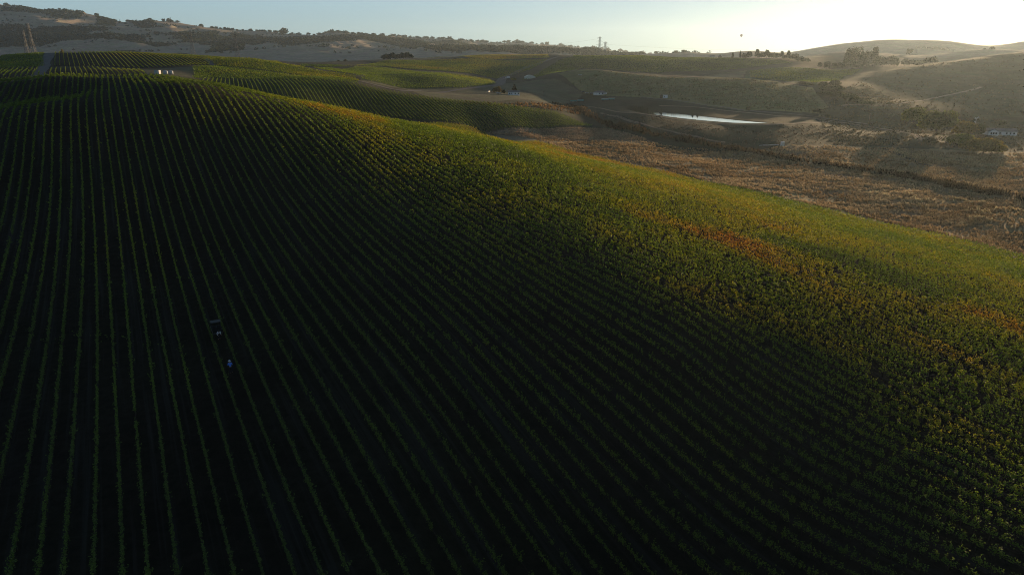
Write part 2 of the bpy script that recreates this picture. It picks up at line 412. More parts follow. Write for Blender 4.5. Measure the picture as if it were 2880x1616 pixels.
field([(1130, 249), (1003, 226), (1040, 224), (1200, 247), (1365, 245), (1410, 234), (1500, 226), (1560, 222), (1640, 262), (1600, 290), (1400, 285), (1368, 289), (1200, 272)], FALLOW)
field([(1563, 208), (1636, 196), (1703, 198), (1800, 209), (1968, 218), (2094, 220), (2200, 233), (2284, 246), (2330, 300), (2300, 320), (2095, 312), (1870, 280), (1760, 272), (1640, 262)], OLIVE)
field([(1326, 361), (1500, 361), (1720, 361), (1800, 400), (1950, 450), (1800, 460), (1500, 400)], STRAW)
field([(1500, 400), (1700, 400), (1950, 425), (2100, 425), (2300, 410), (2500, 420), (2880, 430), (3750, 470), (3750, 980), (3200, 810), (2880, 730), (2400, 610), (2000, 510), (1600, 435)], REED)
field([(2470, 204), (2551, 188), (2635, 177), (2747, 163), (2880, 148), (3100, 141), (3100, 330), (2880, 345), (2700, 330), (2560, 320), (2450, 300), (2362, 262)], (.092, .085, .046))
field([(2100, 200), (2300, 192), (2430, 192), (2400, 212), (2361, 229), (2300, 240), (2200, 230), (2094, 219)], GREENF)
field([(2030, 205), (2100, 199), (2090, 217), (1968, 215)], FALLOW)

field([(400, 196), (500, 190), (545, 188), (548, 222), (500, 222), (420, 217)], FALLOW, rmin=420)

BLOCK_GROUND = [
    ([(148, 187), (170, 147), (300, 145), (400, 148), (573, 158), (592, 184), (500, 187), (400, 193), (250, 187)], SOIL),
    ([(140, 194), (250, 190), (400, 198), (412, 214), (300, 216), (122, 220)], SOIL),
    ([(600, 222), (800, 227), (1000, 237), (1200, 274), (1368, 290), (1563, 316), (1667, 354), (1660, 357), (1326, 358), (1200, 340), (1000, 318), (870, 296), (700, 266), (560, 232)], UNDER),
    ([(-260, 200), (0, 194), (118, 191), (108, 216), (0, 222), (-260, 226)], SOIL),
    ([(-260, 180), (0, 161), (140, 148), (122, 189), (0, 193), (-260, 198)], UNDER),
    ([(576, 160), (720, 168), (852, 191), (905, 202), (1000, 215), (1010, 230), (800, 206), (605, 185)], UNDER),
    ([(545, 189), (605, 188), (800, 209), (1008, 233), (1000, 235), (800, 225), (600, 220), (545, 221)], UNDER),
    ([(1013, 224), (1060, 213), (1170, 210), (1260, 221), (1365, 241), (1300, 247), (1130, 248), (1085, 238)], UNDER),
    ([(880, 191), (1000, 188), (1080, 191), (1200, 204), (1380, 224), (1395, 236), (1365, 240), (1260, 220), (1170, 209), (1060, 211), (1010, 214), (950, 204)], UNDER),
    ([(1000, 185), (1080, 171), (1200, 170), (1340, 165), (1400, 170), (1540, 168), (1490, 198), (1425, 215), (1395, 222), (1330, 208), (1200, 198), (1080, 187)], UNDER),
    ([(690, 176), (768, 177), (850, 181), (990, 186), (930, 190), (860, 187), (790, 184)], UNDER),
    ([(1200, 163), (1350, 156), (1540, 154), (1545, 163), (1400, 168), (1320, 164)], UNDER),
    ([(1470, 226), (1510, 210), (1570, 172), (1610, 160), (1636, 157), (1800, 157), (1968, 163), (2073, 164), (2200, 171), (2230, 178), (2100, 192), (1989, 200), (1900, 202), (1850, 206), (1760, 200), (1700, 195), (1636, 193), (1563, 205)], UNDER),
    ([(2110, 200), (2220, 192), (2300, 196), (2420, 196), (2400, 208), (2361, 226), (2290, 236), (2200, 228), (2110, 217)], UNDER),
]
for pts_, c_ in BLOCK_GROUND: field(pts_, c_, rmin=365)

def build_ground():
    A = len(AZF); B = len(LGF)
    S_, T_ = xy_st(XF, YF); near = ((S_ > -140) & (S_ < 207) & (T_ < 396) & (T_ > -80)).astype(float)
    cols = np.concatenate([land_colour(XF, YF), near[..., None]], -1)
    co = np.stack([XF, YF, ZF + ZC], -1).reshape(-1, 3)
    i, j = np.meshgrid(np.arange(A - 1), np.arange(B - 1), indexing='ij'); a = (i * B + j).ravel()
    q = np.stack([a, a + 1, a + B + 1, a + B], 1)[:, ::-1]
    # the rest of the full circle, coarse, joined on behind the camera
    nb = 40; az2 = np.linspace(AZF[-1], AZF[0] + 2 * math.pi, nb)
    X2 = np.sin(az2)[:, None] * RF[None]; Y2 = np.cos(az2)[:, None] * RF[None]
    wgt = (np.arange(nb) / (nb - 1))[:, None]
    Z2 = ZF[-1][None] * (1 - wgt) + ZF[0][None] * wgt
    c2 = np.stack([X2, Y2, Z2 + ZC], -1).reshape(-1, 3); n0 = len(co)
    i, j = np.meshgrid(np.arange(nb - 1), np.arange(B - 1), indexing='ij'); a = (n0 + i * B + j).ravel()
    q2 = np.stack([a, a + 1, a + B + 1, a + B], 1)[:, ::-1]
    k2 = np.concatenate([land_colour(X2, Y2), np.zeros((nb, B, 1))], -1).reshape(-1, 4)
    # cap under the camera
    m, nt, out = newmat('ground_soil_and_grass')
    p = nt.nodes.new('ShaderNodeBsdfPrincipled'); p.inputs['Roughness'].default_value = .95; p.inputs['Specular IOR Level'].default_value = .08
    at = nt.nodes.new('ShaderNodeAttribute'); at.attribute_name = 'cover'
    geo = nt.nodes.new('ShaderNodeNewGeometry'); pos = geo.outputs['Position']
    f1 = noise(nt, .9, 6, .65, pos); f2 = noise(nt, .06, 5, .6, pos, 1.0); f3 = noise(nt, .012, 5, .6, pos)
    c = mixc(nt, 1.0, at.outputs['Color'], ramp(nt, f1, .25, .75, .62, 1.38), 'MULTIPLY')
    c = mixc(nt, 1.0, c, ramp(nt, f2, .25, .75, .72, 1.28), 'MULTIPLY')
    c = mixc(nt, 1.0, c, ramp(nt, f3, .3, .7, .8, 1.2), 'MULTIPLY')
    hue = mixc(nt, ramp(nt, noise(nt, .03, 4, .6, pos), .35, .7), (1.0, 1.0, 1.0), (.82, 1.02, .80))
    c = mixc(nt, 1.0, c, hue, 'MULTIPLY')
    # worn and grassy alleys between the near vine rows, long bands along the rows
    mp = nt.nodes.new('ShaderNodeMapping'); mp.inputs['Rotation'].default_value = (0, 0, -math.pi / 6); nt.links.new(pos, mp.inputs['Vector'])
    sc_ = nt.nodes.new('ShaderNodeVectorMath'); sc_.operation = 'MULTIPLY'; sc_.inputs[1].default_value = (1.4, .03, .02); nt.links.new(mp.outputs[0], sc_.inputs[0])
    band = ramp(nt, noise(nt, 1.0, 4, .6, sc_.outputs[0]), .52, .72)
    fm = nt.nodes.new('ShaderNodeMath'); fm.operation = 'MULTIPLY'; nt.links.new(band, fm.inputs[0]); nt.links.new(at.outputs['Alpha'], fm.inputs[1])
    c = mixc(nt, fm.outputs[0], c, (.058, .056, .046))
    nt.links.new(c, p.inputs['Base Color'])
    bp = nt.nodes.new('ShaderNodeBump'); bp.inputs['Strength'].default_value = .9; bp.inputs['Distance'].default_value = .5
    nt.links.new(noise(nt, .7, 8, .7, pos), bp.inputs['Height']); nt.links.new(bp.outputs[0], p.inputs['Normal'])
    nt.links.new(p.outputs[0], out.inputs['Surface'])
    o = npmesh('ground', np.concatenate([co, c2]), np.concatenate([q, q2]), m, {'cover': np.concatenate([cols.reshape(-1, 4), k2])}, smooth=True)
    tag(o, 'rolling farmland of brown soil and dry grass under the vineyards', kind='structure')
build_ground()

# ------------------------------------------------------------------ the morning air
hb = MB(); hb.box(-9300, 9300, -9300, 9300, -60, float(ZF.max()) + ZC + 25)
print('haze top', float(ZF.max()) + ZC)
m, nt, out = newmat('haze_air')
pv = nt.nodes.new('ShaderNodeVolumePrincipled'); pv.inputs['Color'].default_value = (.66, .82, .95, 1); pv.inputs['Density'].default_value = 4.2e-5
pv.inputs['Anisotropy'].default_value = .60
nt.links.new(pv.outputs[0], out.inputs['Volume'])
tag(hb.build('haze', m), 'pale morning haze lying over the valley', kind='stuff')
# ------------------------------------------------------------------ grape vines on their trellis rows
M_LEAF = leaf_material('vine_leaf', 'tint', .38, .03)
M_WOOD = plain('vine_wood', (.055, .04, .03), .9, 0, .3, 8)
PAL_X = np.array([0, .28, .5, .68, .85, 1.0])
PAL = np.array([(.046, .074, .016), (.078, .125, .014), (.150, .160, .013), (.205, .150, .018), (.225, .095, .018), (.165, .052, .022)])
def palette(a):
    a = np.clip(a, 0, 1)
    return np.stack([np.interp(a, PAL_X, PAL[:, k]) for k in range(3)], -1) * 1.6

def leaf_quads(P, L, nrm_up=.35, rng=RNG, asp=.8):
    """rhombic leaves of size L at P with random facing"""
    n = len(P)
    nv = rng.normal(size=(n, 3)); nv[:, 2] = np.abs(nv[:, 2]) + nrm_up
    nv /= np.linalg.norm(nv, axis=1, keepdims=True)
    a = np.cross(nv, rng.normal(size=(n, 3))); a /= np.linalg.norm(a, axis=1, keepdims=True) + 1e-9
    b = np.cross(nv, a)
    L = np.asarray(L).reshape(-1, 1) * .5 if np.ndim(L) else np.full((n, 1), L * .5)
    bend = nv * L * rng.uniform(-.35, .1, (n, 1))
    co = np.stack([P + a * L, P + b * L * asp + bend, P - a * L, P - b * L * asp + bend], 1).reshape(-1, 3)
    q = np.arange(n * 4).reshape(-1, 4)
    return co, q

def in_view(x, y, z, m=820, mb=420):
    px, py, D = project(np.stack([x, y, z], -1))
    return (D > 5) & (px > -m) & (px < 2880 + m) & (py < 1616 + mb) & (py > -200), D

def vine_leaves(x, y, tx, ty, D, autumn, vigor, step, Lmax=.55, k=2.3, hgt=1.0, rng=RNG, wide=.55):
    """leaf positions, sizes and colours for vines standing at x, y on rows that run along (tx, ty)"""
    L = np.clip(1.5 * D / 658.0, .155, Lmax)
    n = np.maximum(4, (k * step / 1.5 * vigor * hgt / L ** 2)).astype(int)
    n = np.minimum(n, 190)
    idx = np.repeat(np.arange(len(x)), n); m = len(idx)
    nsh = 10
    sh = rng.integers(0, nsh, m)
    key = idx * nsh + sh                                   # one shoot = one set of random numbers
    def rk(seed): return _hash(key.astype(np.int64), np.full(m, seed, np.int64), seed * 7 + 3)
    u = (rk(1) - .5) * step * 1.05
    lean_s = (rk(2) - .5) * np.where(rk(7) < .09, 1.5, wide); lean_t = (rk(3) - .5) * .9
    ln = (.34 + .80 * rk(4) ** 2.2) * vigor[idx] * hgt
    f = rng.uniform(0, 1, m) ** .75
    z0 = .62 * (.6 + .4 * hgt)
    side = lean_s * f * (ln + .1) * .8 + rng.normal(0, .06, m)
    up = z0 + f * ln * (1 - .28 * f * np.abs(lean_s)) + rng.normal(0, .06, m) - .35 * (rng.uniform(0, 1, m) < .22) * rng.uniform(0, 1, m)
    al = u + lean_t * f * ln + rng.normal(0, .08, m)
    px = x[idx] + tx * al + ty * side; py = y[idx] + ty * al - tx * side
    pz = ground(px, py) + up
    a = autumn[idx] + rng.normal(0, .05, m) + (rk(5) - .5) * .12
    col = palette(a) * rng.uniform(.72, 1.3, (m, 1))
    return np.stack([px, py, pz], -1), L[idx], col, idx

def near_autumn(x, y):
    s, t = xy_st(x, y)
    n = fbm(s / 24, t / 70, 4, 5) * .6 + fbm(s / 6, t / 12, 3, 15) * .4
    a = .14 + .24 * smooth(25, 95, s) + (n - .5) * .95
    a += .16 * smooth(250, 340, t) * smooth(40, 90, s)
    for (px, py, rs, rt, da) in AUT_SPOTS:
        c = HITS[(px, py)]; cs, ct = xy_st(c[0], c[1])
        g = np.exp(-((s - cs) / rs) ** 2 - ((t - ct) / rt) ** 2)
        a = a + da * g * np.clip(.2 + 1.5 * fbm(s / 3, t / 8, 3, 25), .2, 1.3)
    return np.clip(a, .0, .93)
# streaks of colour in the near vineyard: photo point, half width across and along the rows, shift towards red (+) or green (-)
AUT_SPOTS = [(1000, 325, 16, 30, .26), (880, 305, 10, 20, .28), (1720, 465, 10, 60, .26), (1500, 425, 8, 40, .24), (1950, 500, 6, 40, .18), (2070, 690, 8, 14, .20), (2180, 660, 13, 26, .14), (2230, 770, 8, 20, .18), (2700, 880, 6, 14, .24),
             (2830, 925, 6, 12, .26), (2560, 840, 9, 20, .08), (2050, 870, 3.5, 9, .34), (1860, 800, 3, 8, .28), (2740, 1240, 3, 5, .4), (2350, 1000, 4, 8, .25), (2140, 545, 9, 28, -.42), (2430, 765, 5, 22, -.42),
             (1480, 445, 10, 26, -.25), (2520, 810, 3.5, 12, -.35), (2600, 1000, 4, 10, .2), (1420, 600, 7, 16, .2), (1750, 590, 6, 14, .16), (1900, 640, 6, 16, .26), (1680, 650, 4, 10, .18), (2450, 880, 6, 14, .14)]
HITS = {}
for sp in AUT_SPOTS: HITS[(sp[0], sp[1])] = hit(sp[0], sp[1])

def cordon(x, y, tx, ty, r=.05, brk=8.0):
    """the woody arm and wire that tie the vines of a row together: a thin two-sided cross of strips at wire height"""
    o = np.argsort(x * tx + y * ty); x, y = x[o], y[o]; z = ground(x, y) + .68; n = len(x)
    if n < 2: return np.zeros((0, 3)), np.zeros((0, 4), int)
    v = np.stack([np.stack([x + ty * r, y - tx * r, z], -1), np.stack([x - ty * r, y + tx * r, z], -1), np.stack([x, y, z + r], -1), np.stack([x, y, z - r], -1)], 1).reshape(-1, 3)
    i = np.where(np.hypot(np.diff(x), np.diff(y)) < brk)[0] * 4
    return v, np.concatenate([np.stack([i, i + 1, i + 5, i + 4], 1), np.stack([i + 2, i + 3, i + 7, i + 6], 1)])

ROW_W = 2.0
def near_rows():
    step = 1.15; count = 0
    for k, s in enumerate(np.arange(-58, 206.5, ROW_W)):
        t1 = 394 if s > 45 else (362 if s < 20 else 375)
        t = np.arange(8, t1, step) + RNG.uniform(-.12, .12, len(np.arange(8, t1, step)))
        x, y = st_xy(s + .12 * np.sin(t / 30 + s), t)
        z = ground(x, y); ok, D = in_view(x, y, z)
        gap = (s > 37) & (s < 60) & (t > 246) & (t < 254)                  # the grassy headland between two plantings
        ok &= ~gap & (_hash(np.round(t / step).astype(int), np.full(len(t), k), 3) > .022)
        if ok.sum() < 12: continue
        x, y, D, t = x[ok], y[ok], D[ok], t[ok]
        vig = .76 + .48 * fbm(x / 14, y / 14, 3, 9) + RNG.normal(0, .05, len(x)); vig = np.clip(vig, .5, 1.3)
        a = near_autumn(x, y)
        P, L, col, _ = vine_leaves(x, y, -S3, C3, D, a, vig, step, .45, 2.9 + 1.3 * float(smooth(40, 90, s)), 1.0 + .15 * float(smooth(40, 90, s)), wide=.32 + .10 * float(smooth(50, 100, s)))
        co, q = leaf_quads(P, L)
        att = np.repeat(np.concatenate([col, np.ones((len(col), 1))], 1), 4, 0)
        nl = len(q)
        cv, cq = cordon(x, y, -S3, C3); q = np.concatenate([q, cq + len(co)]); co = np.concatenate([co, cv]); att = np.concatenate([att, np.ones((len(cv), 4)) * .05])
        # trunks, thin square stems under the leaves of the nearer vines
        nr = D < 130
        if nr.any():
            bx, by = x[nr], y[nr]; bz = ground(bx, by); rr = .035; n = len(bx)
            base = np.stack([bx, by, bz - .05], -1)
            off = np.array([(-rr, -rr, 0), (rr, -rr, 0), (rr, rr, 0), (-rr, rr, 0)]); lean = np.stack([RNG.normal(0, .05, n), RNG.normal(0, .05, n), np.full(n, 1.0)], -1)
            v = np.concatenate([base[:, None] + off[None], base[:, None] + off[None] * .7 + lean[:, None]], 1).reshape(-1, 3)
            f = np.array([(0, 1, 5, 4), (1, 2, 6, 5), (2, 3, 7, 6), (3, 0, 4, 7)])
            tq = (np.arange(n)[:, None, None] * 8 + f[None]).reshape(-1, 4) + len(co)
            co = np.concatenate([co, v]); q = np.concatenate([q, tq]); att = np.concatenate([att, np.ones((len(v), 4)) * .05])
        mi = np.zeros(len(q), int); mi[nl:] = 1
        mid = np.array([x.mean(), y.mean(), 0]); mid[2] = float(ground(mid[0], mid[1]))
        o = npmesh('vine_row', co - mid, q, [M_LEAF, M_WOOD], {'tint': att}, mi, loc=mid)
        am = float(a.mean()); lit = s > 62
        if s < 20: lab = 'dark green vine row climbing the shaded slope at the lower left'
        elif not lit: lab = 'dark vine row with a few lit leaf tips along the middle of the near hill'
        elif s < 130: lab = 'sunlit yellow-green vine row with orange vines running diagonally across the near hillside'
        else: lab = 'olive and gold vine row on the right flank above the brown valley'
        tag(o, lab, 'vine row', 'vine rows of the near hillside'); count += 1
    return count
NEAR_COUNT = near_rows()

def block_points(poly, az, gap, step, jit=.15):
    """plants on straight rows inside a field: positions and row numbers"""
    tx, ty = math.sin(az), math.cos(az); nx, ny = ty, -tx
    a = poly @ np.array([tx, ty]); b = poly @ np.array([nx, ny])
    rows = np.arange(math.ceil(b.min() / gap), math.floor(b.max() / gap) + 1)
    al = np.arange(a.min(), a.max(), step)
    R, A_ = np.meshgrid(rows, al, indexing='ij'); R = R.ravel(); A_ = A_.ravel() + RNG.uniform(-jit, jit, R.size) * step
    x = A_ * tx + R * gap * nx; y = A_ * ty + R * gap * ny
    ok = inside(poly, x, y); x, y, R = x[ok], y[ok], R[ok]
    v, D = in_view(x, y, ground(x, y), 120)
    return x[v], y[v], R[v], D[v], tx, ty

def vineyard(pts, az, gap, step, aut, name_label, rows_as_things=None, group=None, Lmax=.9, k=2.0, hgt=1.0, rmin=300, ncol=.5, rest_label=None, wide=.6):
    poly = poly_xy(pts, rmin)
    x, y, R, D, tx, ty = block_points(poly, math.radians(az), gap, step)
    if len(x) == 0: print('EMPTY', name_label); return 0
    a = aut + (fbm(x / 60, y / 60, 4, 77) - .5) * ncol + (fbm(x / 9, y / 9, 2, 78) - .5) * .22
    vig = np.clip(.8 + .4 * fbm(x / 20, y / 20, 3, 19) + RNG.normal(0, .06, len(x)), .5, 1.3)
    P, L, col, idx = vine_leaves(x, y, tx, ty, D, a, vig, step, Lmax, k, hgt, wide=wide)
    co, q = leaf_quads(P, L); att = np.repeat(np.concatenate([col, np.ones((len(col), 1))], 1), 4, 0)
    if rows_as_things is None:
        mid = np.array([x.mean(), y.mean(), 0]); mid[2] = float(ground(mid[0], mid[1]))
        o = npmesh('vineyard_planting', co - mid, q, M_LEAF, {'tint': att}, loc=mid)
        tag(o, name_label, 'vineyard', kind='stuff'); return 0
    rl = R[idx]; n = 0
    ur, cnt = np.unique(rl, return_counts=True)
    order = ur[np.argsort(-cnt)]; keep = order[:rows_as_things]
    rest = np.isin(rl, order[rows_as_things:])
    if rest.any():
        m = np.where(rest)[0]; vm = (m[:, None] * 4 + np.arange(4)).ravel(); c = co[vm]; mid = c.mean(0)
        o = npmesh('vineyard_planting', c - mid, np.arange(len(m) * 4).reshape(-1, 4), M_LEAF, {'tint': att[vm]}, loc=mid)
        tag(o, rest_label, 'vineyard', kind='stuff')
    for r in np.sort(keep):
        m = np.where(rl == r)[0]
        if len(m) < 60: continue
        vm = (m[:, None] * 4 + np.arange(4)).ravel(); c = co[vm]; mid = c.mean(0); mid[2] = float(ground(mid[0], mid[1]))
        pm = R == r; cv, cq = cordon(x[pm], y[pm], tx, ty, .08, 60.0); q2 = np.concatenate([np.arange(len(m) * 4).reshape(-1, 4), cq + len(c)]); mi2 = np.zeros(len(q2), int); mi2[len(m):] = 1
        o = npmesh('vine_row', np.concatenate([c, cv]) - mid, q2, [M_LEAF, M_WOOD], {'tint': np.concatenate([att[vm], np.ones((len(cv), 4)) * .05])}, mi2, loc=mid)
        tag(o, name_label, 'vine row', group); n += 1
    return n
# ------------------------------------------------------------------ the other vineyard blocks, block by block
GROUPS = {}
def rows(pts, az, gap, step, aut, lab, group, n, **kw):
    GROUPS[group] = vineyard(pts, az, gap, step, aut, lab, n, group, **kw)
rows([(148, 187), (170, 147), (300, 145), (400, 148), (573, 158), (592, 184), (500, 187), (400, 193), (250, 187)], -32.5, 3.7, 1.9, .36,
     'dark green vine row running up the striped crest at the upper left', 'vine rows of the striped hilltop', 90, k=3.4, rmin=420, Lmax=.5, hgt=.95, wide=.3, rest_label='end rows of the striped dark hilltop vineyard')
B = lambda pts, az, gap, step, aut, lab, **kw: vineyard(pts, az, gap, step, aut, lab, **kw)
B([(140, 194), (250, 190), (400, 198), (412, 214), (300, 216), (122, 220)], -32.5, 3.3, 1.9, .36, 'narrow striped vineyard strip just below the striped hilltop', k=3.4, rmin=420, Lmax=.5, wide=.3)
rows([(600, 222), (800, 227), (1000, 237), (1200, 274), (1368, 290), (1563, 316), (1667, 354), (1660, 357), (1326, 358), (1200, 340), (1000, 318), (870, 296), (700, 266), (560, 232)], -22, 2.8, 1.8, .22,
     'green vine row slanting down the long block beyond the near hill', 'vine rows of the long slanting block', 72, k=3.4, rmin=370, Lmax=.48, wide=.4, rest_label='green ends of the long slanting vineyard block above the straw field')
_B = lambda pts, az, gap, step, aut, lab, **kw: vineyard(pts, az, gap, step, aut, lab, **kw)
B([(-260, 200), (0, 194), (118, 191), (108, 216), (0, 222), (-260, 226)], -32.5, 3.4, 2.4, .28, 'striped dark vineyard strip at the far left edge below a green block', rmin=420)
B([(-260, 180), (0, 161), (140, 148), (122, 189), (0, 193), (-260, 198)], 62, 2.6, 2.2, .26, 'plain green vineyard block at the far left of the hilltop beside a track', rmin=420)
B([(576, 160), (720, 168), (852, 191), (905, 202), (1000, 215), (1010, 230), (800, 206), (605, 185)], 30, 2.6, 2.2, .42, 'yellow-green vineyard on the long crest right of the striped hilltop', rmin=420)
B([(545, 189), (605, 188), (800, 209), (1008, 233), (1000, 235), (800, 225), (600, 220), (545, 221)], 65, 2.6, 2.2, .22, 'dark green vineyard in the hollow below the yellow-green crest', rmin=420)
B([(1013, 224), (1060, 213), (1170, 210), (1260, 221), (1365, 241), (1300, 247), (1130, 248), (1085, 238)], 50, 2.8, 2.4, .26, 'rounded green vineyard knoll beside the grey field', rmin=650)
B([(880, 191), (1000, 188), (1080, 191), (1200, 204), (1380, 224), (1395, 236), (1365, 240), (1260, 220), (1170, 209), (1060, 211), (1010, 214), (950, 204)], 75, 2.8, 2.6, .30, 'green vineyard folding behind the rounded knoll', rmin=650)
B([(1000, 185), (1080, 171), (1200, 170), (1340, 165), (1400, 170), (1540, 168), (1490, 198), (1425, 215), (1395, 222), (1330, 208), (1200, 198), (1080, 187)], 60, 3.0, 2.8, .42, 'golden green vineyard on the far rise left of the farm track', rmin=800)
B([(690, 176), (768, 177), (850, 181), (990, 186), (930, 190), (860, 187), (790, 184)], 40, 3.0, 2.6, .34, 'thin strip of dark vineyard behind the yellow-green crest', rmin=700)
B([(1200, 163), (1350, 156), (1540, 154), (1545, 163), (1400, 168), (1320, 164)], 60, 3.0, 3.0, .55, 'brownish vineyard along the far crest left of the power pylons', rmin=1200)
B([(1470, 226), (1510, 210), (1570, 172), (1610, 160), (1636, 157), (1800, 157), (1968, 163), (2073, 164), (2200, 171), (2230, 178), (2100, 192), (1989, 200), (1900, 202), (1850, 206), (1760, 200), (1700, 195), (1636, 193), (1563, 205)], 70, 3.2, 3.0, .20,
  'broad dark green vineyard hill under the pair of power pylons', rmin=980, Lmax=1.1)
B([(2110, 200), (2220, 192), (2300, 196), (2420, 196), (2400, 208), (2361, 226), (2290, 236), (2200, 228), (2110, 217)], 70, 3.2, 3.0, .30, 'low green vineyard flat in front of the tall dark grove', rmin=900, Lmax=1.1)
# ------------------------------------------------------------------ pond, tracks, dry grass and reeds
def build_pond():
    P = POND; n = len(P); vs = [(x, y, WATER) for x, y in P]
    me = bpy.data.meshes.new('water'); me.from_pydata(vs, [], [list(range(n))]); me.update()
    bm = bmesh.new(); bm.from_mesh(me); bmesh.ops.triangulate(bm, faces=bm.faces); bmesh.ops.recalc_face_normals(bm, faces=bm.faces); bm.to_mesh(me); bm.free()
    m, nt, out = newmat('pond_water')
    p = nt.nodes.new('ShaderNodeBsdfPrincipled'); p.inputs['Base Color'].default_value = (.012, .018, .016, 1); p.inputs['Roughness'].default_value = .04
    p.inputs['IOR'].default_value = 1.33; p.inputs['Specular IOR Level'].default_value = .5
    bp = nt.nodes.new('ShaderNodeBump'); bp.inputs['Strength'].default_value = .05; bp.inputs['Distance'].default_value = .1
    geo = nt.nodes.new('ShaderNodeNewGeometry'); nt.links.new(noise(nt, 1.3, 3, .6, geo.outputs['Position']), bp.inputs['Height']); nt.links.new(bp.outputs[0], p.inputs['Normal'])
    nt.links.new(p.outputs[0], out.inputs['Surface']); me.materials.append(m)
    o = bpy.data.objects.new('water', me); COL.objects.link(o)
    tag(o, 'still pale water of the long farm pond held by an earth dam', kind='structure')
build_pond()

M_ROAD = plain('packed_dirt', (.23, .19, .15), .95, 0, .25, .25, .05)
M_GREY = plain('gravel_track', (.17, .16, .15), .95, 0, .25, .3, .05)
def spline(pts, step):
    pts = np.asarray(pts, float); out = []
    P = np.concatenate([[2 * pts[0] - pts[1]], pts, [2 * pts[-1] - pts[-2]]])
    for i in range(1, len(P) - 2):
        L = np.linalg.norm(P[i + 1] - P[i]); k = max(2, int(L / step))
        for f in np.arange(k) / k:
            out.append(P[i] + .5 * f * (P[i + 1] - P[i - 1] + f * (2 * P[i - 1] - 5 * P[i] + 4 * P[i + 1] - P[i + 2] + f * (3 * (P[i] - P[i + 1]) + P[i + 2] - P[i - 1]))))
    out.append(pts[-1]); return np.array(out)
def road(px, width, label, mat=M_ROAD, rmin=20, lift=.10, level=None):
    c = spline(on_level(px, level) if level else poly_xy(px, rmin), 6.0)
    d = np.gradient(c, axis=0); d /= np.linalg.norm(d, axis=1, keepdims=True) + 1e-9; nrm = np.stack([d[:, 1], -d[:, 0]], 1)
    k = np.linspace(-.5, .5, 5); n = len(c)
    wv = width * (.8 + .4 * vnoise(np.arange(n) / 4.0, np.zeros(n), 5))
    X = c[:, None, 0] + nrm[:, None, 0] * k[None] * wv[:, None]; Y = c[:, None, 1] + nrm[:, None, 1] * k[None] * wv[:, None]
    Z = ground(X, Y) + lift + .08 * (1 - (2 * k) ** 2)[None]
    a = (np.arange(n - 1)[:, None] * 5 + np.arange(4)[None]).ravel()
    o = npmesh('dirt_road', np.stack([X, Y, Z], -1).reshape(-1, 3), np.stack([a, a + 1, a + 6, a + 5], 1), mat)
    return tag(o, label, kind='structure')
road([(1640, 300), (1700, 307), (1787, 318), (1870, 331), (1968, 344), (2060, 350), (2158, 351), (2240, 348), (2300, 345), (2330, 341)], 3.0, 'pale dirt track along the crest of the pond dam')
road([(1855, 297.5), (1968, 302.5), (2095, 316.5), (2200, 327), (2320, 338), (2340, 341), (2400, 350), (2480, 362), (2560, 376), (2590, 388), (2590, 396)], 4.6, 'pale dirt track round the far rim of the pond curving down the valley')
road([(1397, 237), (1412, 220), (1452, 204), (1508, 181), (1550, 166), (1572, 160)], 9, 'grey farm track climbing between two vineyard hills', M_GREY, 600, .25)
road([(1003, 227), (1060, 243), (1150, 256), (1260, 258), (1397, 240), (1420, 222)], 7, 'grey track through the bare field beside the rounded knoll', M_GREY, 560, .2)
road([(106, 219), (122, 191), (143, 151)], 9, 'grey dirt track between two vineyard blocks on the left hilltop', M_GREY, 420, .2)
road([(574, 160), (590, 172), (600, 184)], 7, 'short dirt track beside the end of the striped hilltop', M_GREY, 420, .2)
road([(2367, 297.5), (2389, 295.5), (2440, 296.5), (2495, 296), (2579, 285), (2677, 266), (2760, 245)], 4, 'thin pale track crossing the foot of the right hand hill', M_ROAD, 500, .15)
road([(1800, 273), (1926, 286), (2010, 298), (2158, 316), (2284, 327), (2340, 336), (2440, 349)], 4, 'narrow valley road passing behind the pond', M_GREY, 500, .12)
road([(1690, 318), (1736, 328), (1764, 338), (1820, 353), (1890, 370), (1990, 393), (2040, 400)], 3.2, 'narrow pale path running below the pond dam', M_ROAD, 380, .1)
road([(2480, 415), (2540, 440), (2620, 470), (2720, 492), (2880, 512)], 4, 'dark rutted track crossing the brown reeds at the right', plain('rutted_mud', (.07, .055, .04), .95, 0, .3, .4, .05), 150, .12)
road([(2600, 374), (2680, 378), (2760, 381), (2830, 384)], 3.5, 'driveway leading to the white house at the right', M_ROAD, 300, .1)

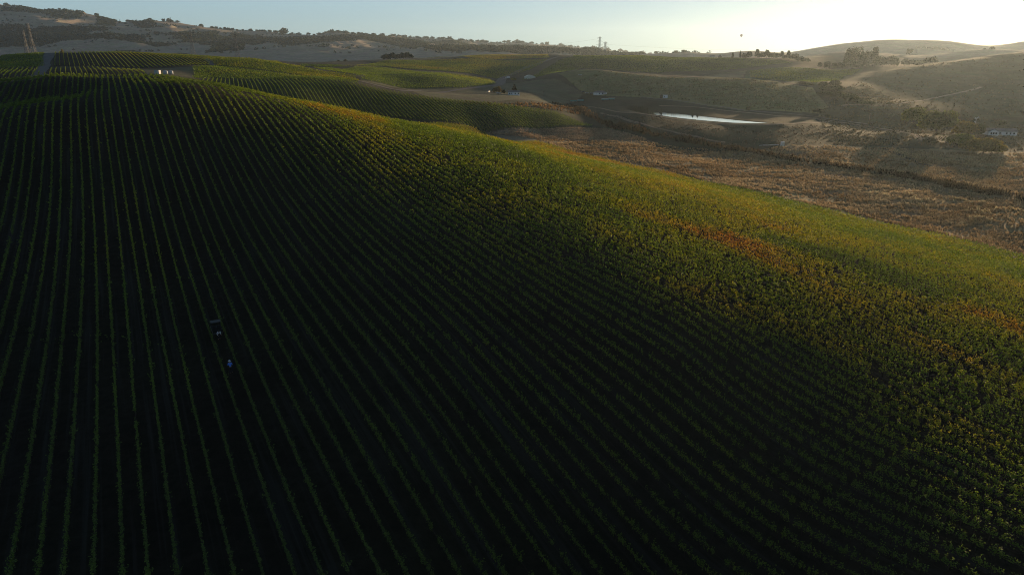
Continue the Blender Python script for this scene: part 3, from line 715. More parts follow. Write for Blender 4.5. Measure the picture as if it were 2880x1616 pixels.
def blade_material(name):
    m, nt, out = newmat(name)
    at = nt.nodes.new('ShaderNodeAttribute'); at.attribute_name = 'tint'
    d = nt.nodes.new('ShaderNodeBsdfDiffuse'); t = nt.nodes.new('ShaderNodeBsdfTranslucent'); a = nt.nodes.new('ShaderNodeMixShader'); a.inputs[0].default_value = .4
    nt.links.new(at.outputs['Color'], d.inputs['Color']); nt.links.new(at.outputs['Color'], t.inputs['Color'])
    nt.links.new(d.outputs[0], a.inputs[1]); nt.links.new(t.outputs[0], a.inputs[2]); nt.links.new(a.outputs[0], out.inputs['Surface'])
    return m
M_BLADE = blade_material('dry_grass_blades')
def tufts(poly, dens, hgt, colours, label, name='dry_grass', keep=None, cap=90000, wmin=.25, spread=.3):
    """grass tufts: each a fan of leaning blades; density falls and size grows with distance"""
    lo, hi = poly.min(0), poly.max(0); area = (hi - lo).prod(); n = int(min(area * dens * 2.5, 900000))
    x = RNG.uniform(lo[0], hi[0], n); y = RNG.uniform(lo[1], hi[1], n)
    ok = inside(poly, x, y)
    if keep is not None: ok &= keep(x, y)
    x, y = x[ok], y[ok]; z = ground(x, y); v, D = in_view(x, y, z, 820); x, y, z, D = x[v], y[v], z[v], D[v]
    pr = np.clip((240 / D) ** 2, .05, 1) / 2.5; v = RNG.uniform(0, 1, len(x)) < pr
    s, t = xy_st(x, y); drift = fbm(x / 9 + .5 * fbm(x / 30, y / 30, 2, 3), y / 5, 3, 61)
    v &= RNG.uniform(0, 1, len(x)) < smooth(.28, .62, drift) + .15
    x, y, z, D, drift = x[v], y[v], z[v], D[v], drift[v]
    if len(x) > cap: k = RNG.choice(len(x), cap, False); x, y, z, D, drift = x[k], y[k], z[k], D[k], drift[k]
    n = len(x); nb = 3
    ang = RNG.uniform(0, 2 * math.pi, (n, nb)); w = np.maximum(wmin, 1.5 * D / 658)[:, None] * RNG.uniform(.5, 1.1, (n, nb)); h = hgt * RNG.uniform(.5, 1.3, (n, nb)) * (.55 + .9 * drift[:, None])
    ln = RNG.normal(0, spread, (n, nb, 2)) * h[..., None]
    ux, uy = np.cos(ang) * w * .5, np.sin(ang) * w * .5
    B = np.stack([np.stack([x[:, None] - ux, y[:, None] - uy, z[:, None] - .05 + 0 * ux], -1), np.stack([x[:, None] + ux, y[:, None] + uy, z[:, None] - .05 + 0 * ux], -1),
                  np.stack([x[:, None] + ux * .7 + ln[..., 0], y[:, None] + uy * .7 + ln[..., 1], z[:, None] + h], -1), np.stack([x[:, None] - ux * .7 + ln[..., 0], y[:, None] - uy * .7 + ln[..., 1], z[:, None] + h * .85], -1)], 2)
    co = B.reshape(-1, 3)
    cc = np.array(colours); pick = np.clip((fbm(x / 25, y / 14, 3, 44) * 1.6 - .3 + RNG.normal(0, .12, n)) * (len(cc) - 1), 0, len(cc) - 1.001)
    i = pick.astype(int); f = (pick - i)[:, None]; col = cc[i] * (1 - f) + cc[i + 1] * f; col = col * RNG.uniform(.7, 1.3, (n, 1))
    att = np.repeat(np.concatenate([col, np.ones((n, 1))], 1), nb * 4, 0)
    o = npmesh(name, co, np.arange(len(co)).reshape(-1, 4), M_BLADE, {'tint': att})
    return tag(o, label, kind='stuff')
CREEK = poly_xy([(1560, 292), (1600, 300), (1640, 318), (1680, 338), (1750, 361), (1820, 376), (1900, 391), (2000, 410), (2130, 430), (2200, 444), (2260, 455), (2400, 474), (2600, 508), (2740, 536), (2880, 560), (3050, 590), (3400, 660)], 150)
VALLEY = poly_xy([(1500, 392), (1700, 398), (1830, 400), (1990, 420), (2120, 425), (2300, 408), (2500, 415), (2650, 430), (2880, 432), (3700, 470), (3700, 960), (3150, 800), (2880, 722), (2700, 672), (2400, 602), (2200, 556), (2000, 512), (1800, 465), (1600, 428)], 120)
out_near = lambda x, y: ~((xy_st(x, y)[0] < 210) & (xy_st(x, y)[1] < 400))
tufts(VALLEY, 1.5, .62, [(.22, .15, .08), (.31, .215, .115), (.39, .285, .16), (.45, .35, .21)], 'rust brown dry grass covering the valley floor', keep=lambda x, y: out_near(x, y) & (dist_line(CREEK, x, y) > 5), cap=135000)
PALE = poly_xy([(2380, 535), (2560, 545), (2700, 560), (2880, 590), (3050, 620), (3050, 680), (2880, 655), (2700, 610), (2560, 575)], 120)
tufts(PALE, .35, .95, [(.38, .30, .16), (.50, .42, .25)], 'pale straw coloured bunch grass scattered in the brown field', keep=lambda x, y: fbm(x / 7, y / 7, 2, 91) > .52, wmin=.5)
lo = CREEK.min(0) - 14; hi = CREEK.max(0) + 14
box_ = np.array([(lo[0], lo[1]), (hi[0], lo[1]), (hi[0], hi[1]), (lo[0], hi[1])])
tufts(box_, 1.6, 1.9, [(.04, .03, .016), (.07, .048, .025), (.11, .075, .036)], 'dark reeds choking the winding creek', 'reeds', keep=lambda x, y: out_near(x, y) & (dist_line(CREEK, x, y) < 1.5 + 5.5 * fbm(x / 20, y / 20, 2, 71)), wmin=.5)
STRAWF = poly_xy([(1326, 362), (1500, 362), (1700, 362), (1780, 380), (1830, 396), (1700, 396), (1500, 390), (1400, 378)], 200)
tufts(STRAWF, 4.0, .5, [(.32, .23, .15), (.44, .33, .22)], 'short straw stubble below the green vineyard block', 'stubble', keep=out_near, cap=70000)
HILLS = poly_xy([(1600, 240), (1700, 200), (1800, 210), (1968, 220), (2094, 222), (2200, 235), (2280, 250), (2310, 300), (2284, 318), (2095, 305), (1900, 278), (1760, 268)], 450)
tufts(HILLS, .6, .7, [(.12, .115, .05), (.20, .18, .08), (.28, .245, .12)], 'dry yellowish pasture grass on the low hill behind the pond', cap=90000)
RHILL = poly_xy([(2400, 290), (2361, 240), (2470, 206), (2635, 179), (2747, 166), (2880, 152), (3080, 150), (3080, 330), (2880, 350), (2700, 330), (2560, 320)], 400)
tufts(RHILL, .10, .8, [(.07, .065, .03), (.12, .10, .045), (.17, .135, .065)], 'dry olive grass on the long right hand hill', cap=50000)
DAM = poly_xy([(1659, 310), (1787, 326), (1968, 350), (2158, 357), (2300, 352), (2420, 368), (2560, 400), (2300, 404), (2150, 412), (2000, 400), (1900, 385), (1780, 355)], 300)
tufts(DAM, .35, .5, [(.075, .065, .045), (.12, .10, .07), (.16, .135, .09)], 'thin grey weeds over the outer bank of the pond dam', 'weeds', cap=40000)
EDGE = np.array(on_level([(1800, 315), (1840, 322), (1925, 333.5), (2010, 341.5), (2120, 347), (2170, 347)], WATER))
lo = EDGE.min(0) - 6; hi = EDGE.max(0) + 6
tufts(np.array([(lo[0], lo[1]), (hi[0], lo[1]), (hi[0], hi[1]), (lo[0], hi[1])]), 1.2, .4, [(.05, .04, .02), (.11, .085, .04)], 'sparse low reeds along the near edge of the pond', 'reeds', keep=lambda x, y: (dist_line(EDGE, x, y) < 1.6) & ~inside(POND, x, y) & (fbm(x / 6, y / 6, 2, 17) > .5))
GULLY = poly_xy([(1300, 288), (1420, 292), (1560, 298), (1640, 298), (1660, 312), (1700, 330), (1640, 325), (1570, 312), (1420, 300), (1330, 294)], 450)
tufts(GULLY, .5, 1.2, [(.10, .06, .03), (.20, .12, .055), (.28, .18, .08)], 'rusty brown scrub along the gully below the teal trailers', 'scrub', cap=30000, wmin=.5)
SIDE = poly_xy([(2300, 322), (2345, 252), (2430, 238), (2560, 292), (2700, 322), (2880, 345), (2880, 428), (2500, 411), (2330, 402)], 400)
tufts(SIDE, .5, .6, [(.06, .058, .03), (.11, .095, .05), (.16, .13, .07)], 'short olive pasture grass below the right hand hill', 'grass', cap=60000)
# ------------------------------------------------------------------ trees and bushes
M_CROWN = leaf_material('tree_leaf', 'tint', .35, .02)
M_BARK = plain('tree_bark', (.06, .045, .035), .95, 0, .3, 4)
def crown_mesh(name, w, h, lobes, nq, leaf, col, parent, rng, flat=.0):
    """foliage: many small leaf clumps spread through a few overlapping lobes, thinner inside, with ragged edges"""
    P = []; share = np.array([l[3] ** 2 for l in lobes]); share = (share / share.sum() * nq).astype(int)
    for (cx, cy, cz, r), n in zip(lobes, share):
        d = rng.normal(size=(n, 3)); d /= np.linalg.norm(d, axis=1, keepdims=True)
        rr = r * rng.uniform(.25, 1.0, n) ** .45 * (.82 + .36 * vnoise(d[:, 0] * 2.6 + cx, d[:, 1] * 2.6 + d[:, 2] * 2.1 + cy, int(abs(cz * 7)) % 50))
        q = d * rr[:, None]; q[:, 2] *= .82
        P.append(q + np.array([cx, cy, cz]))
    P = np.concatenate(P); P = P * np.array([w, w, h]); P = P[P[:, 2] > .06 * h]
    co, q = leaf_quads(P, np.full(len(P), leaf) * rng.uniform(.6, 1.4, len(P)), .25, rng)
    c = np.array(col)[None] * rng.uniform(.6, 1.4, (len(P), 1)) * np.array([1.0, 1.0, 1.0])
    warm = (rng.uniform(0, 1, (len(P), 1)) < .2) * np.array([[.35, .15, 0]]) * c; c = c + warm
    att = np.repeat(np.concatenate([c, np.ones((len(c), 1))], 1), 4, 0)
    return npmesh('crown', co, q, M_CROWN, {'tint': att}, parent=parent)

def trunk_mesh(h, r, lobes, w, parent, rng):
    mb = MB(); top = .55 * h
    p = Vector((0, 0, -.4)); k = 4; pts = [p]
    for i in range(1, k + 1): pts.append(Vector((rng.normal(0, .03 * w), rng.normal(0, .03 * w), top * i / k)))
    for i in range(k): mb.bar(pts[i], pts[i + 1], r * (1 - .16 * i), r * (1 - .16 * (i + 1)), 6)
    for cx, cy, cz, lr in lobes:
        b = Vector((cx * w * .85, cy * w * .85, cz * h * .95)); a = pts[2] if cz < .6 else pts[3]
        m_ = (a + b) / 2 + Vector((0, 0, .05 * h)); mb.bar(a, m_, r * .45, r * .3, 5); mb.bar(m_, b, r * .3, r * .1, 5)
    return mb.build('trunk', M_BARK, parent)

SHAPES = {
    'round': [(0, 0, .55, .40), (.25, .05, .45, .30), (-.25, -.05, .47, .31), (.02, .22, .62, .28), (-.05, -.22, .5, .3), (.12, -.1, .74, .24), (-.14, .1, .70, .25), (.3, .2, .33, .2), (-.32, .1, .32, .2)],
    'wide': [(-.3, 0, .5, .25), (.3, .02, .48, .26), (0, .1, .6, .32), (-.12, -.15, .68, .22), (.15, -.1, .7, .22), (.4, -.1, .36, .16), (-.42, .08, .38, .16), (0, -.25, .45, .25)],
    'tall': [(0, 0, .78, .2), (.13, .05, .64, .2), (-.14, 0, .6, .21), (.05, -.1, .46, .22), (-.06, .1, .9, .12), (.2, 0, .38, .16), (-.2, .05, .34, .16), (.1, .1, .84, .12)],
    'bush': [(0, 0, .42, .40), (.28, .05, .34, .30), (-.28, 0, .34, .30), (.05, .25, .4, .3), (-.1, -.25, .36, .3), (.1, -.05, .62, .26), (-.16, .08, .58, .24)],
    'umbrella': [(-.25, 0, .68, .24), (.25, 0, .68, .25), (0, .15, .72, .28), (0, -.15, .74, .25), (.4, .05, .62, .14), (-.4, 0, .62, .14)],
    'cone': [(0, 0, .16, .36), (0, .05, .30, .31), (.03, 0, .44, .25), (0, -.03, .58, .19), (0, 0, .72, .13), (0, 0, .86, .08), (0, 0, .95, .04)],
}
OAK = (.035, .050, .018); DARK = (.022, .034, .016); GOLD = (.14, .13, .036); WILLOW = (.10, .125, .032); GREYG = (.045, .055, .032)
def place_at(px, py, D=None):
    if D is None:
        h = hit(px, py, 120); return h
    x, y = on_ray_xy(px, D); return np.array([x, y, float(ground(x, y))])
def on_ray_xy(px, D):
    return (px - 1440) / FPX * D, D * 1.047
def depth(P): return float(project(np.array([P]))[2][0])
def tree(name, px, py, wpx, hpx, shape, col, label, cat='tree', D=None, group=None, nq=620, seed=None, top=None):
    """px, py: foot of the tree in the photo; D given when the foot is hidden behind a rise (then top is the photo height of its tip)"""
    rng = np.random.default_rng(int(px * 7 + py) if seed is None else seed)
    P = place_at(px, py, D); d = depth(P); k = d / FPX
    w = wpx * k
    if top is not None:
        r = ray(px, top); zt = ZC + r[2] * d; h = max(zt - P[2], 2.0)
    else: h = hpx * k
    root = empty(name, P, rng.uniform(-.5, .5)); tag(root, label, cat, group)
    nq = int(nq * (2.6 if wpx > 50 else 1.7)); lob = [(a + rng.normal(0, .03), b + rng.normal(0, .03), c + rng.normal(0, .02), r_ * rng.uniform(.92, 1.18)) for a, b, c, r_ in SHAPES[shape]]
    crown_mesh('crown', w, h, lob, nq, max(.07 * max(w, h), 1.6 * d / 658), col, root, rng)
    if shape != 'bush' or wpx > 50: trunk_mesh(h, max(.025 * h, .12), lob, w, root, rng)
    else: trunk_mesh(h * .6, .09, lob[:4], w, root, rng)
    return root
G1 = 'spreading trees beside the white house'
tree('spreading_tree', 2567, 349, 64, 50, 'round', WILLOW, 'round green tree standing apart at the left end of the trees beside the white house', group=G1, nq=900)
tree('spreading_tree', 2637, 376, 100, 68, 'round', WILLOW, 'largest broad tree of the group left of the white house', group=G1, nq=1500)
tree('spreading_tree', 2716, 381, 64, 40, 'round', GOLD, 'yellowish lobed tree right beside the tall mast near the white house', group=G1, nq=900)
tree('spreading_tree', 2752, 384, 34, 36, 'round', OAK, 'small dark tree touching the left gable of the white house', group=G1, nq=600)
tree('spreading_tree', 2700, 409, 76, 42, 'bush', WILLOW, 'dark wide low tree in front of the yellowish lobed tree', group=G1, nq=900)
tree('spreading_tree', 2764, 428, 98, 44, 'bush', GOLD, 'bright rimmed dome shaped tree nearest to the brown field', group=G1, nq=1300)
tree('tree', 2812, 356, 32, 17, 'round', OAK, 'low dark tree just behind the white house roof', nq=320)
tree('bush', 2614, 402, 40, 14, 'bush', GREYG, 'low grey bush at the bend of the pale track', 'bush', nq=220)
tree('tree', 2300, 327, 28, 22, 'umbrella', DARK, 'flat topped dark tree on a bare trunk beside the pond end', nq=420)
tree('tree', 2327, 330, 11, 9, 'round', DARK, 'tiny round dark tree right of the flat topped tree by the pond', nq=160)
tree('bush', 2105, 310, 11, 11, 'bush', DARK, 'single dark round bush on the far rim of the pond', 'bush', nq=160)
for i, (px, py, w, h) in enumerate([(2315, 243, 26, 15), (2347, 240, 34, 16), (2322, 254, 36, 16), (2352, 255, 44, 18), (2322, 268, 44, 14), (2358, 270, 40, 13), (2386, 278, 50, 16), (2408, 287, 50, 13), (2440, 292, 36, 9), (2255, 237, 26, 8), (2275, 240, 24, 7)]):
    tree('bush', px, py, w, h, 'bush', GREYG if i % 2 else OAK, 'rounded shrub in the thicket along the gully below the right hand hill', 'bush', D=None, group='shrubs of the gully thicket', nq=260)
for i, (px, top, w, D, shp) in enumerate([(2377, 137, 34, 1330, 'tall'), (2396, 127, 50, 1320, 'round'), (2414, 147, 18, 1340, 'tall'), (2431, 141, 30, 1330, 'round'), (2447, 131, 30, 1320, 'tall')]):
    tree('eucalyptus_tree', px, 0, w, 0, shp, OAK, ['slim tall tree at the left edge of the dark grove', 'tallest and broadest eucalyptus of the dark grove', 'thin tall tree in the gap of the dark grove', 'tall airy tree right of the gap in the dark grove', 'tall tree at the right end of the high grove'][i], 'tree', D, 'tall trees of the dark grove', 460, top=top)
for i, (px, top, w, D) in enumerate([(2380, 165, 34, 1290), (2403, 170, 30, 1280), (2425, 158, 44, 1300), (2452, 156, 36, 1310), (2475, 160, 28, 1310), (2495, 156, 26, 1320), (2508, 160, 20, 1320), (2535, 164, 18, 1330), (2320, 170, 20, 1240), (2340, 176, 16, 1250), (2358, 176, 20, 1260), (2555, 168, 22, 1350), (2575, 170, 22, 1360), (2299, 176, 10, 1260)]):
    tree('tree', px, 0, w, 0, 'round', DARK if i % 3 else OAK, 'dark bushy tree at the foot of the tall grove', 'tree', D, 'low trees under the tall grove', 240, top=top)
tree('tree', 2606, 0, 42, 0, 'wide', DARK, 'wide dark oak half hidden behind the crest of the right hand hill', 'tree', 1300, nq=420, top=158)
tree('tree', 2543, 0, 17, 0, 'round', OAK, 'lone hazy tree on the far slope right of the tall grove', 'tree', 1750, nq=200, top=136)
for i, (px, top, w, D, shp) in enumerate([(2087, 148, 18, 1420, 'bush'), (2100, 144, 14, 1430, 'round'), (2121, 139, 18, 1430, 'tall'), (2133, 147, 22, 1410, 'round'), (2148, 140, 20, 1420, 'tall'), (2160, 148, 20, 1400, 'round'), (2175, 150, 20, 1390, 'round'), (2190, 144, 14, 1400, 'tall'), (2208, 143, 14, 1400, 'tall'),
        (2204, 154, 24, 1370, 'round'), (2226, 151, 24, 1360, 'round'), (2242, 158, 22, 1340, 'round'), (2256, 163, 24, 1330, 'round'), (2074, 143, 5, 1440, 'cone'), (2053, 147, 4, 1440, 'cone')]):
    tree('tree', px, 0, w, 0, shp, DARK if i % 2 else OAK, 'dark tree in the row along the skyline hill left of the grove', 'tree', D, 'skyline trees left of the grove', 240, top=top)
for i, (px, top, w, D) in enumerate([(2278, 160, 16, 1900), (2296, 157, 18, 1950), (2316, 158, 18, 1950), (2336, 159, 18, 1950)]):
    tree('tree', px, 0, w, 0, 'round', OAK, 'small hazy tree on the low rise between the two groves', 'tree', D, 'hazy trees between the groves', 140, top=top)
for i, (px, top, w, D) in enumerate([(1090, 151, 26, 1440), (1108, 148, 22, 1450), (1122, 152, 20, 1440), (1134, 147, 16, 1450), (1148, 147, 20, 1450), (1158, 152, 14, 1440)]):
    tree('tree', px, 0, w, 0, 'round', DARK, 'dark tree in the clump on the vineyard crest below the long ridge', 'tree', D, 'tree clump on the vineyard crest', 240, top=top)
tree('tree', 957, 0, 13, 0, 'round', GREYG, 'small grey tree in the far valley, left of a twin', 'tree', 1560, nq=150, top=168)
tree('tree', 977, 0, 14, 0, 'round', GREYG, 'small grey tree in the far valley, right of a twin', 'tree', 1560, nq=150, top=166)
tree('tree', 1398, 261, 22, 17, 'round', (.10, .085, .028), 'golden round tree left of the white farmhouse', nq=360)
tree('tree', 1416, 263, 10, 11, 'round', DARK, 'small dark tree between the golden tree and the white farmhouse', nq=160)
tree('conifer_tree', 1447, 258, 16, 20, 'cone', (.014, .022, .012), 'black green pointed conifer rising behind the white farmhouse', nq=420)
tree('bush', 1445, 226, 14, 8, 'bush', (.14, .16, .03), 'bright yellow green bush between the parked vehicles and the barn', 'bush', nq=160)
tree('tree', 192, 0, 13, 0, 'round', GOLD, 'small pale round tree behind the striped hilltop', 'tree', 1250, nq=160, top=131)

# ------------------------------------------------------------------ woods on the far range
def far_woods():
    polys = [[(-120, 5), (0, 18), (45, 22), (112, 27), (200, 29), (262, 34), (280, 42), (225, 52), (170, 52), (120, 40), (60, 34), (0, 34), (-120, 30)],
             [(-150, 66), (0, 72), (60, 70), (130, 78), (250, 78), (330, 82), (420, 86), (530, 94), (600, 100), (720, 104), (800, 108), (900, 112), (880, 124), (760, 120), (690, 124), (640, 134), (560, 122), (500, 122), (420, 128), (360, 116), (250, 112), (150, 122), (0, 134), (-150, 140)],
             [(600, 92), (720, 101), (933, 103), (1160, 115), (1320, 126), (1395, 136), (1390, 146), (1200, 138), (1100, 126), (900, 118), (760, 113), (620, 103)],
             [(1401, 136), (1452, 128), (1540, 134), (1619, 143), (1730, 148), (1830, 156), (1700, 158), (1540, 152), (1450, 151), (1380, 148)],
             [(360, 60), (440, 70), (455, 78), (380, 74)], [(300, 42), (345, 62), (320, 78), (270, 70)], [(560, 90), (640, 96), (720, 102), (720, 112), (600, 104)], [(600, 134), (660, 126), (690, 132), (640, 144), (580, 150)]]
    X = []; Y = []; keepd = [.0105, .0105, .0085, .0075, .008, .006, .006, .004]
    for pts, dn in zip(polys, keepd):
        pl = poly_xy(pts, 2300); lo, hi = pl.min(0), pl.max(0); n = int((hi - lo).prod() * dn * 2.0); n = min(n, 90000)
        x = RNG.uniform(lo[0], hi[0], n); y = RNG.uniform(lo[1], hi[1], n); ok = inside(pl, x, y)
        ok &= fbm(x / 170, y / 260, 4, 33) + RNG.normal(0, .04, n) > .39
        X.append(x[ok]); Y.append(y[ok])
    n = 5200; az = RNG.uniform(-.72, .28, n); r = RNG.uniform(2500, 5600, n); x = r * np.sin(az); y = r * np.cos(az)          # single oaks in the gullies
    ok = (fbm(x / 120, y / 120, 3, 52) > .60) & (ground(x, y) > ZC + 25); X.append(x[ok]); Y.append(y[ok])
    x = np.concatenate(X); y = np.concatenate(Y); z = ground(x, y); v, D = in_view(x, y, z, 300); x, y, z, D = x[v], y[v], z[v], D[v]
    n = len(x); m = 13; s = RNG.uniform(3.5, 7.5, n)
    d = RNG.normal(size=(n, m, 3)); d /= np.linalg.norm(d, axis=2, keepdims=True); d[..., 2] = d[..., 2] * .75 + .65
    P = np.stack([x, y, z], -1)[:, None] + d * s[:, None, None] * RNG.uniform(.55, 1.0, (n, m, 1)); P = P.reshape(-1, 3)
    co, q = leaf_quads(P, np.repeat(s * 1.05, m) * RNG.uniform(.7, 1.3, n * m), .3)
    c = np.array([(.022, .036, .028)]) * RNG.uniform(.6, 1.4, (n * m, 1)); att = np.repeat(np.concatenate([c, np.ones((n * m, 1))], 1), 4, 0)
    tag(npmesh('woodland', co, q, M_CROWN, {'tint': att}), 'dark oak woods in bands across the far range', kind='stuff')
far_woods()

def skyline(px, rmin, rmax):
    d = ray(px, 120); u = d[:2] / np.linalg.norm(d[:2]); rr = np.linspace(rmin, rmax, 1500); zz = ground(u[0] * rr, u[1] * rr)
    k = int(np.argmax((zz - ZC) / rr)); return np.array([u[0] * rr[k], u[1] * rr[k], zz[k]])
def skyline_trees():
    far = [(4, 12), (20, 8), (34, 13), (48, 12), (60, 14), (78, 12), (92, 11), (108, 12), (124, 12), (372, 12), (386, 13), (400, 11), (415, 12), (430, 12), (468, 11), (482, 14), (497, 14), (510, 12), (288, 12), (302, 10), (318, 11), (334, 10),
           (578, 10), (600, 11), (640, 12), (689, 8), (712, 16), (735, 10), (748, 10), (772, 14), (800, 20), (822, 12), (845, 12), (868, 16), (884, 12), (905, 15), (933, 20), (952, 16), (975, 14), (1000, 12), (1024, 12), (1050, 12), (1080, 13), (1108, 11), (1140, 14), (1170, 13),
           (1200, 14), (1222, 16), (1245, 12), (1270, 14), (1300, 13), (1330, 12), (1352, 16), (1375, 12), (1432, 12), (1455, 18), (1470, 14), (1500, 11), (1532, 12), (1570, 11), (1676, 14), (1750, 12), (1768, 10), (1800, 14), (1815, 10)]
    far += [(float(q), float(RNG.uniform(6, 10) + 9 * max(0, vnoise(q / 34, .5, 12) - .4))) for q in np.arange(560, 1840, 6.5) if vnoise(q / 26.0, 3.3, 29) + RNG.normal(0, .12) > .5]
    far += [(float(q), float(RNG.uniform(5, 11))) for q in np.arange(44, 250, 6) if RNG.uniform() < .6]
    rgt = [(2583, 10), (2600, 12), (2613, 10), (2626, 12), (2640, 8), (2654, 10), (2668, 10), (2680, 7), (2776, 8), (2792, 10), (2800, 7)]
    protos = {}
    for lst, rng_, grp, lab, tint in ((far, (3300, 6000), 'oaks along the far left ridge', 'small dark oak standing on the skyline of the far left range', (.03, .04, .02)), (rgt, (2300, 3000), 'oaks along the far right ridge', 'tiny hazy oak on the skyline of the far right ridge', (.04, .05, .022))):
        for i, (px, w) in enumerate(lst):
            P = skyline(px + float(RNG.uniform(-7, 7)), *rng_); s = w * depth(P) / FPX * RNG.uniform(.75, 1.3); P[2] -= .12 * s
            if i < 4:
                r = np.random.default_rng(900 + i + int(px)); root = empty('oak_tree', P); tag(root, lab, 'tree', grp)
                lob = [(a + r.normal(0, .05), b + r.normal(0, .05), c * .82, q_ * r.uniform(.85, 1.15)) for a, b, c, q_ in SHAPES[('bush', 'wide', 'round', 'bush')[i]]]
                crown_mesh('crown', 1.0, .75, lob, 150, .19, tint, root, r); trunk_mesh(.6, .03, lob[:3], 1.0, root, r); protos[(grp, i)] = root
            else:
                root = copy_tree(protos[(grp, i % 4)]); root.location = P; root.rotation_euler.z = i * 1.7
            root.scale = (s, s, s * RNG.uniform(.8, 1.15))
skyline_trees()
# ------------------------------------------------------------------ pylons and their wires
M_STEEL = plain('galvanised_steel', (.13, .135, .14), .7, .2, .15, .6)
M_WIRE = plain('power_cable', (.12, .12, .13), .6, .3, .1, 1)
def make_pylon(h):
    """lattice tower: four splayed legs, braces, three pairs of crossarms with insulator strings"""
    root = empty('power_pylon', (0, 0, 0)); mb = MB(); w0, w1 = h * .085, h * .028; r = h * .0030
    wid = lambda z: w0 + (w1 - w0) * min(1, z / (h * .62)) if z < h * .62 else w1
    zs = [0, .14, .27, .38, .48, .56, .62, .70, .78, .86, .94, 1.0]; zs = [z * h for z in zs]
    cs = lambda z: [(sx * wid(z), sy * wid(z), z) for sx, sy in ((-1, -1), (1, -1), (1, 1), (-1, 1))]
    for a, b in zip(zs[:-1], zs[1:]):
        A, B = cs(a), cs(b)
        for k in range(4):
            mb.bar(A[k], B[k], r * 1.35, n=4); mb.bar(A[k], B[(k + 1) % 4], r * .8, n=4); mb.bar(A[(k + 1) % 4], B[k], r * .8, n=4); mb.bar(B[k], B[(k + 1) % 4], r * .8, n=4)
    mb.build('lattice_tower', M_STEEL, root)
    ends = []
    for z, L in ((.66, .15), (.80, .14), (.94, .12)):
        ar = MB(); z *= h; L *= h
        for s in (-1, 1):
            for y in (-w1, w1):
                ar.bar((s * w1, y, z), (s * L, 0, z + .01 * h), r * 1.1, n=4); ar.bar((s * w1, y, z + .035 * h), (s * L, 0, z + .01 * h), r * .8, n=4)
            ar.bar((s * L, 0, z + .01 * h), (s * L, 0, z - .035 * h), r * 1.0, n=5); ends.append((s * L, 0, z - .035 * h))
        ar.build('crossarm', M_STEEL, root)
    return root, ends
def pylon(px, top, D, az, label, first=[None], h=52.0):
    q_ = ray(px, top) * D; x, y = float(q_[0]), float(q_[1]); z = float(ground(x, y)); zt = ZC + q_[2]
    if first[0] is None: root, ends = make_pylon(h); first[0] = (root, ends)
    else: root = copy_tree(first[0][0]); ends = first[0][1]
    sc = (zt - z) / h; root.location = (x, y, z); root.rotation_euler.z = math.radians(az); root.scale = (sc, sc, sc)
    tag(root, label, 'pylon', 'lattice power pylons')
    c, s = math.cos(math.radians(az)), math.sin(math.radians(az))
    return [Vector((x + sc * (c * a - s * b), y + sc * (s * a + c * b), z + sc * e)) for a, b, e in ends]
EA = pylon(63, 86, 1080, 8, 'shorter of the two pale pylons leaning out at the far left edge')
EB = pylon(76, 67, 900, 8, 'taller pale pylon beside a shorter one at the far left edge')
EC = pylon(534, 88, 1090, 15, 'thin pylon in front of the sunlit knoll on the far left range')
ED = pylon(661, 97, 1260, 15, 'thin pylon against the dark woods, right of the sunlit knoll')
EE = pylon(1687, 104, 1560, 20, 'taller pylon of the pair on the central green hill')
EF = pylon(1703, 118, 1800, 20, 'shorter pylon of the pair on the central green hill')
EG = pylon(2459, 126, 2250, -30, 'hazy pylon standing just right of the tall grove')
EH = pylon(2583, 124, 2050, -30, 'hazy pylon on the slope right of the lone hazy tree')
def wire(a, b, sag, label, n=28):
    mb = MB(); pts = [a.lerp(b, k / n) - Vector((0, 0, sag * 4 * (k / n) * (1 - k / n))) for k in range(n + 1)]
    for p, q in zip(pts[:-1], pts[1:]): mb.bar(p, q, .11, n=4, cap=False)
    tag(mb.build('power_line', M_WIRE), label, 'power line', 'overhead wires of the central pylons')
for k in (1, 4):
    wire(EE[k], ED[k], 26, 'thin overhead wire sagging left from the taller central pylon')
    wire(EF[k], EG[k], 14, 'thin overhead wire running right from the shorter central pylon')

# ------------------------------------------------------------------ farm buildings
M_WHITE = plain('white_painted_boards', (.72, .73, .74), .7, 0, .08, 1.2); M_CREAM = plain('pale_sheet_metal', (.52, .54, .48), .5, .1, .08, .6)
M_ROOFG = plain('grey_shingle_roof', (.17, .17, .175), .85, 0, .25, 1.0); M_DARK = plain('dark_window_glass', (.015, .017, .02), .12, 0, .2, 1, .5)
M_TEAL = plain('teal_painted_steel', (.06, .26, .27), .5, .1, .15, .8); M_BLACK = plain('black_rubber', (.018, .018, .018), .7, 0, .2, 2)
M_BEAM = plain('weathered_post', (.16, .13, .10), .9, 0, .3, 2); M_BARE = plain('bright_white_paint', (.62, .63, .65), .45, 0, .05, 1)
def window_part(root, x, y, z, w, h, door=False, name=None):
    """a pane set in a frame on the wall that faces -y"""
    fr = MB(); t = .08
    fr.box(x - w / 2 - t, x + w / 2 + t, y - .05, y - .002, z + h, z + h + t); fr.box(x - w / 2 - t, x + w / 2 + t, y - .05, y - .002, z - t, z)
    fr.box(x - w / 2 - t, x - w / 2, y - .05, y - .002, z, z + h); fr.box(x + w / 2, x + w / 2 + t, y - .05, y - .002, z, z + h)
    f = fr.build('door' if door else 'window', M_BARE, root); pn = MB(); pn.box(x - w / 2, x + w / 2, y - .03, y - .003, z, z + h)
    pn.build('panel' if door else 'pane', M_BARE if door else M_DARK, f)
